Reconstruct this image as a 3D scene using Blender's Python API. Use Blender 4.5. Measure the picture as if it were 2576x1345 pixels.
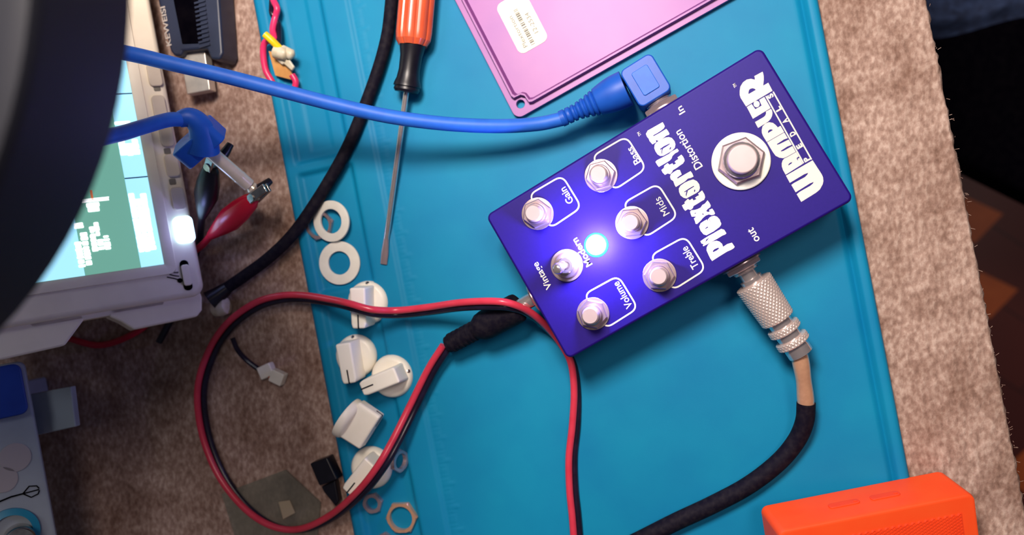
import bpy, bmesh, math, random
from mathutils import Vector, Matrix
from mathutils.geometry import tessellate_polygon
import numpy as np
for o in list(bpy.data.objects): bpy.data.objects.remove(o)
SC = bpy.context.scene
S = 0.001                      # everything below is authored in millimetres
random.seed(7); rng = np.random.default_rng(7)

# ------------------------------------------------------------------ camera, world, lights, exposure
PW, PH, F = 2576, 1345, 2100.0
CAMZ = 329.1
TX, TY = math.radians(-2), math.radians(12)
CR = Matrix.Rotation(TY, 3, 'Y') @ Matrix.Rotation(TX, 3, 'X')
cam = bpy.data.cameras.new('camera'); camo = bpy.data.objects.new('camera', cam)
SC.collection.objects.link(camo); SC.camera = camo
cam.sensor_width = 36; cam.lens = F / PW * 36
cam.clip_start = 0.005; cam.clip_end = 20
camo.matrix_world = Matrix.Translation((0, 0, CAMZ * S)) @ CR.to_4x4()
cam.dof.use_dof = True; cam.dof.focus_distance = 0.296; cam.dof.aperture_fstop = 8.5

SC.view_settings.view_transform = 'Standard'; SC.view_settings.look = 'None'
SC.view_settings.exposure = 0.0; SC.view_settings.gamma = 1.0
try: SC.view_settings.use_curve_mapping = False
except Exception: pass

w = bpy.data.worlds.new('world'); SC.world = w; w.use_nodes = True
bg = w.node_tree.nodes['Background']
bg.inputs[0].default_value = (0.56, 0.56, 0.70, 1); bg.inputs[1].default_value = 0.11

def area(name, loc, target, size, power, color, size_y=None):
    l = bpy.data.lights.new(name, 'AREA'); l.energy = power; l.color = color
    l.size = size * S
    if size_y: l.shape = 'RECTANGLE'; l.size_y = size_y * S
    else: l.shape = 'DISK'
    o = bpy.data.objects.new(name, l); SC.collection.objects.link(o)
    o.location = Vector(loc) * S
    o.rotation_euler = (Vector(target) - Vector(loc)).to_track_quat('-Z', 'Y').to_euler()
    return o
area('bench_lamp_light', (-75, 195, 425), (-30, 60, 0), 120, 3.05, (1.0, 0.87, 0.77))
area('upper_left_light', (-420, 380, 760), (-40, 40, 0), 260, 0.9, (0.90, 0.92, 1.0))  # soft light from the upper left, its source unseen
area('ceiling_light', (420, 420, 1500), (60, 40, 0), 420, 5.5, (1.0, 0.84, 0.76))

# ------------------------------------------------------------------ pixel -> place helpers
def ray(px, py): return CR @ Vector(((px - PW / 2) / F, -(py - PH / 2) / F, -1.0))
def U(px, py, z):
    d = ray(px, py); return d * ((z - CAMZ) / d.z) + Vector((0, 0, CAMZ))
def UP(px, py, O, n):
    d = ray(px, py); C = Vector((0, 0, CAMZ)); return C + d * ((Vector(O) - C).dot(n) / d.dot(n))

# ------------------------------------------------------------------ materials
def lin(c): return tuple((x / 12.92 if x <= 0.04045 else ((x + 0.055) / 1.055) ** 2.4) for x in [v / 255 for v in c])
MATS = {}
def mat(name, rgb, rough=0.5, metal=0.0, spec=0.5, noise=None, bump=None, emit=None, trans=0, ior=1.45, coat=0, sss=0, alpha=None):
    m = bpy.data.materials.new(name); m.use_nodes = True; MATS[name] = m
    nt = m.node_tree; p = nt.nodes['Principled BSDF']
    c = lin(rgb); p.inputs['Base Color'].default_value = (*c, 1)
    p.inputs['Roughness'].default_value = rough; p.inputs['Metallic'].default_value = metal
    p.inputs['Specular IOR Level'].default_value = spec; p.inputs['IOR'].default_value = ior
    p.inputs['Transmission Weight'].default_value = trans; p.inputs['Coat Weight'].default_value = coat
    p.inputs['Coat Roughness'].default_value = 0.15
    if sss: p.inputs['Subsurface Weight'].default_value = sss; p.inputs['Subsurface Radius'].default_value = (0.004, 0.003, 0.003); p.inputs['Subsurface Scale'].default_value = 1.0
    if alpha is not None: p.inputs['Alpha'].default_value = alpha
    if emit: p.inputs['Emission Color'].default_value = (*emit[0], 1); p.inputs['Emission Strength'].default_value = emit[1]
    tc = nt.nodes.new('ShaderNodeTexCoord')
    if noise:   # (scale per metre, rgb2, detail, lo, hi)
        n = nt.nodes.new('ShaderNodeTexNoise'); n.inputs['Scale'].default_value = noise[0]; n.inputs['Detail'].default_value = noise[2]
        r = nt.nodes.new('ShaderNodeMapRange'); r.inputs['From Min'].default_value = noise[3]; r.inputs['From Max'].default_value = noise[4]
        mx = nt.nodes.new('ShaderNodeMix'); mx.data_type = 'RGBA'
        mx.inputs['A'].default_value = (*c, 1); mx.inputs['B'].default_value = (*lin(noise[1]), 1)
        nt.links.new(tc.outputs['Object'], n.inputs['Vector']); nt.links.new(n.outputs['Fac'], r.inputs['Value'])
        nt.links.new(r.outputs['Result'], mx.inputs['Factor']); nt.links.new(mx.outputs['Result'], p.inputs['Base Color'])
    if bump:    # (scale, strength, distance mm)
        n2 = nt.nodes.new('ShaderNodeTexNoise'); n2.inputs['Scale'].default_value = bump[0]; n2.inputs['Detail'].default_value = 3
        b = nt.nodes.new('ShaderNodeBump'); b.inputs['Strength'].default_value = bump[1]; b.inputs['Distance'].default_value = bump[2] * S
        nt.links.new(tc.outputs['Object'], n2.inputs['Vector']); nt.links.new(n2.outputs['Fac'], b.inputs['Height'])
        nt.links.new(b.outputs['Normal'], p.inputs['Normal'])
    return m
m_mat = mat('cyan silicone', (8, 134, 176), 0.55, spec=0.27, noise=(28, (4, 122, 170), 4, 0.35, 0.7), bump=(2500, 0.12, 0.15))
m_purple = mat('violet enamel', (34, 13, 118), 0.5, metal=0.1, spec=0.25, noise=(900, (32, 12, 115), 3, 0.4, 0.7), bump=(1500, 0.03, 0.1), coat=0.0)
m_lid = mat('violet lid sheen', (132, 70, 142), 0.5, metal=0.2, spec=0.5, noise=(60, (142, 78, 144), 4, 0.35, 0.7), bump=(1200, 0.05, 0.1), coat=0.6)  # pedal's purple made paler and pinker to carry a warm reflection
m_lid.node_tree.nodes['Principled BSDF'].inputs['Coat Roughness'].default_value = 0.42
m_ink = mat('cream ink', (222, 217, 207), 0.6, noise=(2500, (214, 208, 198), 3, 0.5, 0.8))
m_sticker = mat('label paper', (246, 240, 222), 0.6, noise=(400, (238, 230, 208), 3, 0.4, 0.8))
m_grey = mat('grey print', (130, 128, 122), 0.7, noise=(3000, (110, 108, 102), 2, 0.4, 0.7))
m_lgrey = mat('faded print', (190, 180, 172), 0.7, noise=(3000, (170, 160, 152), 2, 0.4, 0.7))
m_steel = mat('nickel plate', (208, 184, 188), 0.26, metal=0.75, noise=(300, (200, 175, 179), 3, 0.4, 0.7))
m_chrome = mat('chrome', (236, 224, 222), 0.16, metal=0.85, noise=(300, (228, 212, 208), 2, 0.4, 0.7))
m_satin = mat('satin steel cap', (198, 178, 180), 0.55, metal=0.3, noise=(200, (194, 173, 175), 3, 0.4, 0.7))
m_knurl = mat('knurled nickel', (236, 216, 208), 0.3, metal=0.55, noise=(200, (230, 209, 201), 3, 0.4, 0.7))
m_copper = mat('copper sleeve', (240, 184, 146), 0.28, metal=0.5, noise=(500, (232, 174, 138), 3, 0.4, 0.7), coat=0.6)
m_nylon = mat('white nylon', (240, 234, 222), 0.45, noise=(150, (230, 224, 212), 3, 0.4, 0.7), sss=0.15)
m_knob = mat('white knob plastic', (255, 248, 234), 0.38, noise=(120, (250, 242, 226), 3, 0.4, 0.7), sss=0.1)
m_black = mat('black rubber', (17, 14, 28), 0.65, spec=0.12, noise=(500, (32, 28, 36), 3, 0.4, 0.7), bump=(1500, 0.1, 0.2))
m_bplast = mat('black plastic', (16, 14, 24), 0.35, noise=(300, (22, 20, 30), 2, 0.4, 0.7))
m_blue = mat('blue pvc', (38, 106, 212), 0.5, noise=(200, (34, 98, 204), 2, 0.4, 0.7), bump=(900, 0.05, 0.2))
m_bluedk = mat('blue plug plastic', (24, 86, 190), 0.45, noise=(200, (20, 80, 182), 2, 0.4, 0.7))
m_red = mat('red pvc', (212, 60, 82), 0.26, noise=(150, (204, 52, 74), 2, 0.4, 0.7))
m_wblack = mat('black pvc', (24, 18, 36), 0.25, noise=(150, (34, 26, 48), 2, 0.4, 0.7))
m_amber = mat('amber acetate', (236, 104, 62), 0.22, trans=0.25, noise=(60, (214, 86, 52), 3, 0.4, 0.7), coat=0.4)
m_orange = mat('orange rubber', (255, 84, 30), 0.5, noise=(120, (255, 78, 26), 3, 0.4, 0.7))
m_white = mat('warm white abs', (244, 230, 208), 0.5, noise=(80, (236, 222, 200), 3, 0.4, 0.7))
m_gen = mat('shaded white abs', (150, 158, 166), 0.5, noise=(80, (142, 150, 158), 3, 0.4, 0.7))  # white case, its dim shaded look put into a cooler, darker colour
m_btn = mat('button rubber', (206, 190, 172), 0.6, noise=(80, (196, 180, 162), 3, 0.4, 0.7))
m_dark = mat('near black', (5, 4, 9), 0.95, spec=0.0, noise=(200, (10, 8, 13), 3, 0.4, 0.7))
m_lampb = mat('matt black lamp paint', (11, 13, 24), 0.65, noise=(60, (14, 16, 28), 3, 0.4, 0.7))
m_lampcap = mat('lit grey lamp cap', (30, 28, 23), 0.85, noise=(60, (25, 23, 19), 3, 0.4, 0.7))  # lit look of the top face put into a paler, browner colour
m_clip = mat('clip steel', (200, 196, 190), 0.2, metal=1.0, noise=(500, (170, 164, 160), 3, 0.4, 0.7))
m_redb = mat('red clip boot', (190, 24, 50), 0.25, noise=(100, (176, 18, 44), 2, 0.4, 0.7))
m_smoke = mat('smoky blue plastic', (38, 45, 68), 0.4, noise=(100, (32, 38, 60), 3, 0.4, 0.7))
m_barrel = mat('bright plug barrel', (238, 222, 200), 0.25, metal=0.35, noise=(200, (226, 210, 188), 3, 0.4, 0.7))
m_grill = mat('speaker grille', (250, 72, 26), 0.5, noise=(120, (244, 66, 24), 3, 0.4, 0.7))
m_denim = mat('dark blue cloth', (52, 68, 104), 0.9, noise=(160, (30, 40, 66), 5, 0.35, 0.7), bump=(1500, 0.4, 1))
m_pcb = mat('tan circuit board', (206, 150, 82), 0.5, noise=(200, (186, 128, 66), 3, 0.4, 0.7))
m_solder = mat('solder and cream parts', (216, 206, 184), 0.35, noise=(300, (196, 182, 150), 3, 0.4, 0.7))
m_pink = mat('pink wire pvc', (226, 50, 104), 0.3, noise=(150, (212, 40, 92), 2, 0.4, 0.7))
m_yellow = mat('yellow wire pvc', (246, 208, 20), 0.35, noise=(150, (236, 196, 14), 2, 0.4, 0.7))
m_bag = mat('hazy clear plastic', (150, 146, 130), 0.25, noise=(90, (120, 120, 108), 4, 0.35, 0.7), alpha=0.42)
m_usb = mat('brushed usb shell', (216, 208, 196), 0.35, metal=0.6, noise=(200, (196, 190, 180), 3, 0.4, 0.7))
m_bluebtn = mat('deep blue button', (20, 60, 150), 0.5, noise=(100, (16, 52, 138), 2, 0.4, 0.7))
m_teal = mat('teal ring', (20, 130, 160), 0.4, noise=(100, (16, 120, 150), 2, 0.4, 0.7))
m_led = mat('led core', (220, 255, 255), 0.3, emit=((0.55, 1.0, 1.0), 6.0))
m_ledhalo = mat('led cyan halo', (0, 220, 255), 0.3, emit=((0.05, 0.75, 1.0), 3.0))  # halo round the LED, put in as emission on a rim
m_key = mat('lit key', (220, 240, 255), 0.3, emit=((0.45, 0.72, 1.0), 4.0))
m_scr = mat('screen teal', (90, 150, 130), 0.3, emit=(lin((112, 170, 150)), 0.9))
m_scrb = mat('screen pale blue', (150, 215, 240), 0.3, emit=(lin((160, 222, 246)), 1.15))
m_scrw = mat('screen text', (255, 255, 255), 0.3, emit=((1, 1, 1), 1.6))
m_scrr = mat('screen orange mark', (200, 110, 70), 0.3, emit=(lin((190, 100, 60)), 0.9))
m_scrk = mat('screen dark line', (20, 40, 60), 0.3, emit=(lin((20, 50, 80)), 0.5))

def carpet_mat(name, c1, c2, c3):
    m = mat(name, c1, 0.95, spec=0.15); nt = m.node_tree; p = nt.nodes['Principled BSDF']
    tc = nt.nodes['Texture Coordinate']
    mp = nt.nodes.new('ShaderNodeMapping'); mp.inputs['Rotation'].default_value = (0, 0, math.radians(-11)); mp.inputs['Scale'].default_value = (1.0, 0.62, 1)
    nt.links.new(tc.outputs['Object'], mp.inputs['Vector'])
    n1 = nt.nodes.new('ShaderNodeTexNoise'); n1.inputs['Scale'].default_value = 620; n1.inputs['Detail'].default_value = 3
    n2 = nt.nodes.new('ShaderNodeTexNoise'); n2.inputs['Scale'].default_value = 70; n2.inputs['Detail'].default_value = 6; n2.inputs['Roughness'].default_value = 0.65
    nt.links.new(mp.outputs[0], n1.inputs['Vector']); nt.links.new(tc.outputs['Object'], n2.inputs['Vector'])
    r1 = nt.nodes.new('ShaderNodeValToRGB'); e = r1.color_ramp.elements
    e[0].position = 0.30; e[0].color = (*lin(c2), 1); e[1].position = 0.68; e[1].color = (*lin(c3), 1)
    k = e.new(0.48); k.color = (*lin(c1), 1)
    nt.links.new(n1.outputs['Fac'], r1.inputs[0])
    mx = nt.nodes.new('ShaderNodeMix'); mx.data_type = 'RGBA'; mx.blend_type = 'MULTIPLY'
    r2 = nt.nodes.new('ShaderNodeMapRange'); r2.inputs['From Min'].default_value = 0.3; r2.inputs['From Max'].default_value = 0.7; r2.inputs['To Min'].default_value = 0.0; r2.inputs['To Max'].default_value = 0.8
    nt.links.new(n2.outputs['Fac'], r2.inputs['Value']); nt.links.new(r2.outputs[0], mx.inputs['Factor'])
    nt.links.new(r1.outputs[0], mx.inputs['A']); mx.inputs['B'].default_value = (*lin((164, 142, 130)), 1)
    nt.links.new(mx.outputs['Result'], p.inputs['Base Color'])
    b = nt.nodes.new('ShaderNodeBump'); b.inputs['Strength'].default_value = 0.7; b.inputs['Distance'].default_value = 0.7 * S
    nt.links.new(n1.outputs['Fac'], b.inputs['Height']); nt.links.new(b.outputs[0], p.inputs['Normal'])
    return m
m_carpet = carpet_mat('looped beige carpet', (178, 150, 137), (152, 125, 113), (206, 182, 169))

def parquet_mat():
    m = mat('red brown parquet', (96, 34, 18), 0.35); nt = m.node_tree; p = nt.nodes['Principled BSDF']; tc = nt.nodes['Texture Coordinate']
    mp = nt.nodes.new('ShaderNodeMapping'); mp.inputs['Rotation'].default_value = (0, 0, math.radians(35))
    br = nt.nodes.new('ShaderNodeTexBrick'); br.inputs['Scale'].default_value = 1.0
    br.inputs['Brick Width'].default_value = 0.30; br.inputs['Row Height'].default_value = 0.07; br.inputs['Mortar Size'].default_value = 0.0012
    br.inputs['Color1'].default_value = (*lin((84, 32, 26)), 1); br.inputs['Color2'].default_value = (*lin((92, 36, 28)), 1); br.inputs['Mortar'].default_value = (*lin((60, 22, 18)), 1)
    nt.links.new(tc.outputs['Object'], mp.inputs['Vector']); nt.links.new(mp.outputs[0], br.inputs['Vector']); nt.links.new(br.outputs['Color'], p.inputs['Base Color'])
    return m
m_floor = parquet_mat()

# ------------------------------------------------------------------ object helpers
COL = SC.collection
def tag(o, label=None, cat=None, group=None, kind=None):
    if label: o['label'] = label
    if cat: o['category'] = cat
    if group: o['group'] = group
    if kind: o['kind'] = kind
    return o
def empty(name, loc, label, cat, group=None):
    o = bpy.data.objects.new(name, None); COL.objects.link(o); o.location = Vector(loc) * S
    o.empty_display_size = 0.01
    return tag(o, label, cat, group)

class MB:
    def __init__(s): s.v = []; s.f = []
    def add(s, vs, fs):
        b = len(s.v); s.v += [Vector(v) for v in vs]; s.f += [tuple(b + i for i in f) for f in fs]; return s
    def box(s, c, d, M=None):
        c = Vector(c); x, y, z = d[0] / 2, d[1] / 2, d[2] / 2
        vs = [Vector((i * x, j * y, k * z)) for i in (-1, 1) for j in (-1, 1) for k in (-1, 1)]
        if M: vs = [M @ v for v in vs]
        vs = [v + c for v in vs]
        return s.add(vs, [(0, 1, 3, 2), (4, 6, 7, 5), (0, 4, 5, 1), (2, 3, 7, 6), (0, 2, 6, 4), (1, 5, 7, 3)])
    def loops(s, rings, cap=True, closed=False):
        n = len(rings[0]); vs = [p for r in rings for p in r]; fs = []
        m = len(rings); rng_ = range(m if closed else m - 1)
        for i in rng_:
            a, b = i * n, ((i + 1) % m) * n
            fs += [(a + k, a + (k + 1) % n, b + (k + 1) % n, b + k) for k in range(n)]
        if cap and not closed: fs += [tuple(range(n))[::-1], tuple((m - 1) * n + k for k in range(n))]
        return s.add(vs, fs)
    def lathe(s, prof, M=None, seg=40, cap=True, closed=False, shape=None):
        M = M or Matrix.Identity(4)
        rings = []
        for r, z in prof:
            ring = []
            for k in range(seg):
                a = 2 * math.pi * k / seg; rr = r * (shape(a) if shape else 1)
                ring.append(M @ Vector((rr * math.cos(a), rr * math.sin(a), z)))
            rings.append(ring)
        return s.loops(rings, cap, closed)
    def tube(s, pts, r, seg=14, cap=True, rfun=None):
        pts = [Vector(p) for p in pts]; n = len(pts); rings = []
        t0 = (pts[1] - pts[0]).normalized(); up = Vector((0, 0, 1))
        if abs(t0.dot(up)) > 0.95: up = Vector((1, 0, 0))
        nrm = (up - t0 * up.dot(t0)).normalized()
        for i, p in enumerate(pts):
            t = (pts[min(i + 1, n - 1)] - pts[max(i - 1, 0)]).normalized()
            nrm = (nrm - t * nrm.dot(t)).normalized(); bi = t.cross(nrm)
            rr = rfun(i / (n - 1)) if rfun else r
            rings.append([p + (nrm * math.cos(a) + bi * math.sin(a)) * rr for a in [2 * math.pi * k / seg for k in range(seg)]])
        return s.loops(rings, cap)
    def prism(s, poly, z0, z1, M=None, holes=()):
        M = M or Matrix.Identity(4)
        if holes:
            allp = [list(poly)] + [list(h) for h in holes]
            flat = [p for h in allp for p in h]
            tris = tessellate_polygon([[Vector((p[0], p[1], 0)) for p in h] for h in allp])
            n = len(flat); vs = [M @ Vector((p[0], p[1], z1)) for p in flat] + [M @ Vector((p[0], p[1], z0)) for p in flat]
            fs = []
            for t in tris:
                fs.append(tuple(t)); fs.append(tuple(n + i for i in t[::-1]))
            b = 0
            for h in allp:
                k = len(h); fs += [(b + i, b + (i + 1) % k, n + b + (i + 1) % k, n + b + i) for i in range(k)]; b += k
            return s.add(vs, fs)
        rings = [[M @ Vector((p[0], p[1], z)) for p in poly] for z in (z0, z1)]
        return s.loops(rings)

def build(name, mb, m, parent=None, angle=35, bevel=0, label=None, fixn=True):
    me = bpy.data.meshes.new(name)
    off = Vector((0, 0, 0))
    if parent is not None:
        q = parent
        while q is not None:
            off += Vector(q.location); q = q.parent
    else:
        xs = [v.x for v in mb.v]; ys = [v.y for v in mb.v]; zs = [v.z for v in mb.v]
        off = Vector(((min(xs) + max(xs)) / 2, (min(ys) + max(ys)) / 2, min(zs))) * S
    me.from_pydata([tuple(v * S - off) for v in mb.v], [], mb.f); me.update()
    printed = any(k in name for k in ('letter', 'legend', 'text', 'barcode', 'trademark', 'control_outline', 'logo_bars')) and name != 'barcode_label'
    if fixn:
        bm = bmesh.new(); bm.from_mesh(me)
        if printed:                                     # flat print: all faces look outwards
            bmesh.ops.dissolve_degenerate(bm, edges=bm.edges, dist=1e-7)
            for f in bm.faces:
                if f.normal.z < 0: f.normal_flip()
        else: bmesh.ops.recalc_face_normals(bm, faces=bm.faces)
        bm.to_mesh(me); bm.free()
    me.materials.append(m)
    if not printed: me.shade_smooth(); me.set_sharp_from_angle(angle=math.radians(angle))
    o = bpy.data.objects.new(name, me); COL.objects.link(o)
    if parent is not None: o.parent = parent
    else: o.location = off
    if bevel:
        b = o.modifiers.new('bevel', 'BEVEL'); b.width = bevel * S; b.segments = 3; b.limit_method = 'ANGLE'; b.angle_limit = math.radians(40); b.harden_normals = False
    if len(mb.f) < 4000 and angle < 100 and not printed:
        wn = o.modifiers.new('weighted_normals', 'WEIGHTED_NORMAL'); wn.weight = 100; wn.keep_sharp = True
    if label: o['label'] = label
    return o

def catmull(P, n=10):
    P = [Vector(p) for p in P]; Q = [P[0] * 2 - P[1]] + P + [P[-1] * 2 - P[-2]]; out = []
    for i in range(1, len(Q) - 2):
        a, b, c, d = Q[i - 1:i + 3]
        for k in range(n):
            t = k / n
            out.append(0.5 * ((2 * b) + (c - a) * t + (2 * a - 5 * b + 4 * c - d) * t * t + (3 * b - a - 3 * c + d) * t ** 3))
    out.append(P[-1]); return out
def pxpath(P, n=10): return catmull([U(*p) for p in P], n)
def rrect(L, B, r, n=6, cx=0, cy=0):
    out = []
    for (sx, sy, a0) in ((1, 1, 0), (-1, 1, 90), (-1, -1, 180), (1, -1, 270)):
        for k in range(n + 1):
            a = math.radians(a0 + 90 * k / n)
            out.append((cx + sx * (L / 2 - r) + r * math.cos(a), cy + sy * (B / 2 - r) + r * math.sin(a)))
    return out
def frame(o, x, z=None):
    """4x4 with origin o, local x along x, local z near z"""
    x = Vector(x).normalized(); z = Vector(z or (0, 0, 1)); z = (z - x * z.dot(x)).normalized(); y = z.cross(x)
    M = Matrix((x, y, z)).transposed().to_4x4(); M.translation = Vector(o); return M
def axis_frame(o, zdir, up=None):
    z = Vector(zdir).normalized(); x = Vector(up or (0, 0, 1))
    if abs(x.dot(z)) > 0.95: x = Vector((1, 0, 0))
    x = (x - z * x.dot(z)).normalized(); y = z.cross(x)
    M = Matrix((x, y, z)).transposed().to_4x4(); M.translation = Vector(o); return M
def hexs(af):  # shape function for hexagon (radius 1 = across-corner)
    def f(a):
        a = a % (math.pi / 3) - math.pi / 6
        return math.cos(math.pi / 6) / math.cos(a)
    return f

_cap = {}
def text_mesh(txt, off=0.0, shear=0.0):
    c = bpy.data.curves.new('t', 'FONT'); c.body = txt; c.size = 1; c.fill_mode = 'FRONT'; c.resolution_u = 4; c.offset = off; c.shear = shear
    o = bpy.data.objects.new('t', c); COL.objects.link(o); bpy.context.view_layer.update()
    me = bpy.data.meshes.new_from_object(o.evaluated_get(bpy.context.evaluated_depsgraph_get()))
    vs = [Vector(v.co) for v in me.vertices]; fs = [tuple(p.vertices) for p in me.polygons]
    bpy.data.objects.remove(o); bpy.data.curves.remove(c); bpy.data.meshes.remove(me)
    return vs, fs
def put_text(mb, txt, M, length, cap, off=0.0, shear=0):
    """text centred on M's origin, baseline along local x"""
    if 'H' not in _cap:
        v, _ = text_mesh('H'); _cap['H'] = max(p.y for p in v) - min(p.y for p in v)
    vs, fs = text_mesh(txt, off, shear)
    x0, x1 = min(p.x for p in vs), max(p.x for p in vs)
    sy = cap / _cap['H']; sx = length / (x1 - x0) if length else sy
    mb.add([M @ Vector(((p.x - (x0 + x1) / 2) * sx, (p.y - _cap['H'] / 2) * sy, 0)) for p in vs], fs)

# ------------------------------------------------------------------ floor, desk, carpet
MA = math.radians(101.0)
VD = Vector((math.cos(MA), math.sin(MA), 0)); UD = Vector((math.sin(MA), -math.cos(MA), 0))   # along the mat (picture up), across it (picture right)
fl = MB().add([(-1500, -1500, -750), (2500, -1500, -750), (2500, 2000, -750), (-1500, 2000, -750)], [(0, 1, 2, 3)])
o = build('floor', fl, m_floor, fixn=False); tag(o, kind='structure')
m_lightspot = mat('orange light spot', (196, 96, 40), 0.4, noise=(40, (180, 84, 34), 4, 0.3, 0.7))
for k, (x, y) in enumerate(((2440, 553), (2478, 742), (2590, 1190))):   # spots of light on the floor, put in as orange diamonds
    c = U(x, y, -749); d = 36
    io = build('light_spot_%d' % (k + 1), MB().prism([(d, 0), (0, d * .78), (-d, 0), (0, -d * .78)], -.9, .4, Matrix.Translation(c) @ Matrix.Rotation(math.radians(11), 4, 'Z')), m_lightspot, fixn=True); tag(io, kind='structure')

edge = U(2448, 600, -2)          # point on the desk's right edge
ue = edge.dot(UD)
ul = U(640, 600, 0).dot(UD)
def LM(u, v, z=0): return UD * u + VD * v + Vector((0, 0, z))
desk = empty('desk', LM(0, 0, -750), 'desk covered with beige-brown carpet under all the tools and instruments', 'desk')
top = MB(); X0, X1, Y0, Y1 = -620, ue - 2, -330, 420
top.add([LM(u, v, z) for z in (-30, -2) for (u, v) in ((X0, Y0), (X1, Y0), (X1, Y1), (X0, Y1))], [(0, 1, 2, 3), (4, 5, 6, 7), (0, 1, 5, 4), (1, 2, 6, 5), (2, 3, 7, 6), (3, 0, 4, 7)])
build('desk_top', top, mat('dark desk wood', (60, 30, 20), 0.5, noise=(20, (44, 22, 14), 4, 0.3, 0.7)), desk, bevel=1)
for u in (X0 + 30, X1 - 60):
    for v in (Y0 + 30, Y1 - 30):
        b = MB(); b.box(LM(u, v, -390), (45, 45, 720), Matrix.Rotation(MA, 3, 'Z')); build('desk_leg', b, MATS['dark desk wood'], desk, bevel=1)
# looped carpet: a fine relief on the side nearest the camera, coarse elsewhere
uu = np.concatenate([np.arange(-610, ul - 5, 6.0), np.arange(ul - 5, ue - 58, 3.0), np.arange(ue - 58, ue + 0.01, 0.55)])
vv = np.concatenate([np.arange(-325, -140, 6.0), np.arange(-140, 160, 0.75), np.arange(160, 415, 6.0)])
def vnoise(shape, cell_u, cell_v, seed):
    r = np.random.default_rng(seed); nu, nv = int(shape[0] / cell_u) + 3, int(shape[1] / cell_v) + 3
    g = r.random((nu, nv)); x = np.arange(shape[0]) / cell_u; y = np.arange(shape[1]) / cell_v
    xi, yi = x.astype(int), y.astype(int); fx, fy = (x - xi)[:, None], (y - yi)[None, :]
    fx = fx * fx * (3 - 2 * fx); fy = fy * fy * (3 - 2 * fy)
    return (g[xi][:, yi] * (1 - fx) + g[xi + 1][:, yi] * fx) * (1 - fy) + (g[xi][:, yi + 1] * (1 - fx) + g[xi + 1][:, yi + 1] * fx) * fy
h = vnoise((len(uu), len(vv)), 2.2, 3.6, 1) * 0.9 + vnoise((len(uu), len(vv)), 4.5, 6, 2) * 0.5
fine = (uu > ue - 60).astype(float)[:, None]
h = h * (0.25 + 0.25 * fine) - 0.7
wob = vnoise((1, len(vv)), 1, 3.0, 5)[0] * 1.0
cm = MB(); nu, nv = len(uu), len(vv)
for i in range(nu):
    for j in range(nv):
        d = (ue - uu[i]); z = h[i, j]
        if d < 1.6: z -= (1.6 - d) ** 2 * 0.9
        u_ = uu[i] + (wob[j] - 0.5 if d < 0.6 else 0)
        cm.v.append(LM(u_, vv[j], z))
cm.f = [(i * nv + j, (i + 1) * nv + j, (i + 1) * nv + j + 1, i * nv + j + 1) for i in range(nu - 1) for j in range(nv - 1)]
cb = len(cm.v)
for j in range(nv): cm.v.append(LM(ue - 0.3, vv[j], -9))
cm.f += [((nu - 1) * nv + j, cb + j, cb + j + 1, (nu - 1) * nv + j + 1) for j in range(nv - 1)]
o = build('carpet_cover', cm, m_carpet, desk, angle=180, fixn=False)
fz = MB()
for k in range(90):
    v = random.uniform(-140, 160); j = int(np.searchsorted(vv, v)) - 1
    edgeonly = True
    u = ue + random.uniform(-0.6, 0.2) if edgeonly else random.uniform(ue - 56, ue - 1)
    p = LM(u, v, -1.2 if edgeonly else -0.2)
    a = random.uniform(0, 6.28); L = random.uniform(0.4, 1.0)
    d = LM(math.cos(a) * 0.8 + (0.7 if edgeonly else 0), math.sin(a), random.uniform(0.0, 0.8)) * L
    fz.tube([p, p + d * 0.5 + Vector((0, 0, 0.2)), p + d], 0.09, 4)
o = build('carpet_fibres', fz, m_carpet, desk); o['kind'] = 'stuff'

# ------------------------------------------------------------------ silicone mat (height field)
def smooth(x): x = np.clip(x, 0, 1); return x * x * (3 - 2 * x)
mu0 = U(760, 672, 4).dot(UD); mu1 = U(2190, 672, 4).dot(UD)
mv0, mv1 = -190.0, 175.0
gu = np.arange(mu0, mu1 + 0.01, 0.8); gv = np.arange(mv0, mv1 + 0.01, 0.8)
GU, GV = np.meshgrid(gu, gv, indexing='ij')
def uvp(px, py, z=4): p = U(px, py, z); return p.dot(UD), p.dot(VD)
def inside(u0, u1, v0, v1, wd):   # soft box mask
    return smooth((GU - u0) / wd + .5) * smooth((u1 - GU) / wd + .5) * smooth((GV - v0) / wd + .5) * smooth((v1 - GV) / wd + .5)
pl = uvp(750, 440)[0]; pr = uvp(884, 423)[0]; pB = uvp(948, 400)[0]
v1b = uvp(745, 412)[1]; v2t = uvp(752, 440)[1]; v2b = uvp(812, 735)[1]; v3t = uvp(812, 775)[1]
H = np.full(GU.shape, 3.0)
H += 0.9 * smooth((pB - GU) / 1.6 + .5)                      # raised parts strip at the left
ri = uvp(2155, 672)[0]
H += 1.1 * smooth((GU - ri) / 1.4 + .5)
H -= 1.5 * np.exp(-((GU - ri + 1.2) / 1.1) ** 2)                      # right rim
for (a, b) in ((v1b, v1b + 95), (v2b, v2t), (mv0 + 6, v3t)):
    H -= 2.0 * inside(pl, pr, a, b, 2.0)
H -= 0.5 * inside(pl + 7, pr - 7, v1b + 4, v1b + 90, 1.2)
# embossed ruler ticks beside the strip
for k, v in enumerate(np.arange(-185, 170, 1.9)):
    ln = 5.0 if k % 5 == 0 else 3.0
    H += 0.32 * inside(pB + 1.6, pB + 1.6 + ln, v - 0.35, v + 0.35, 0.8)
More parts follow.
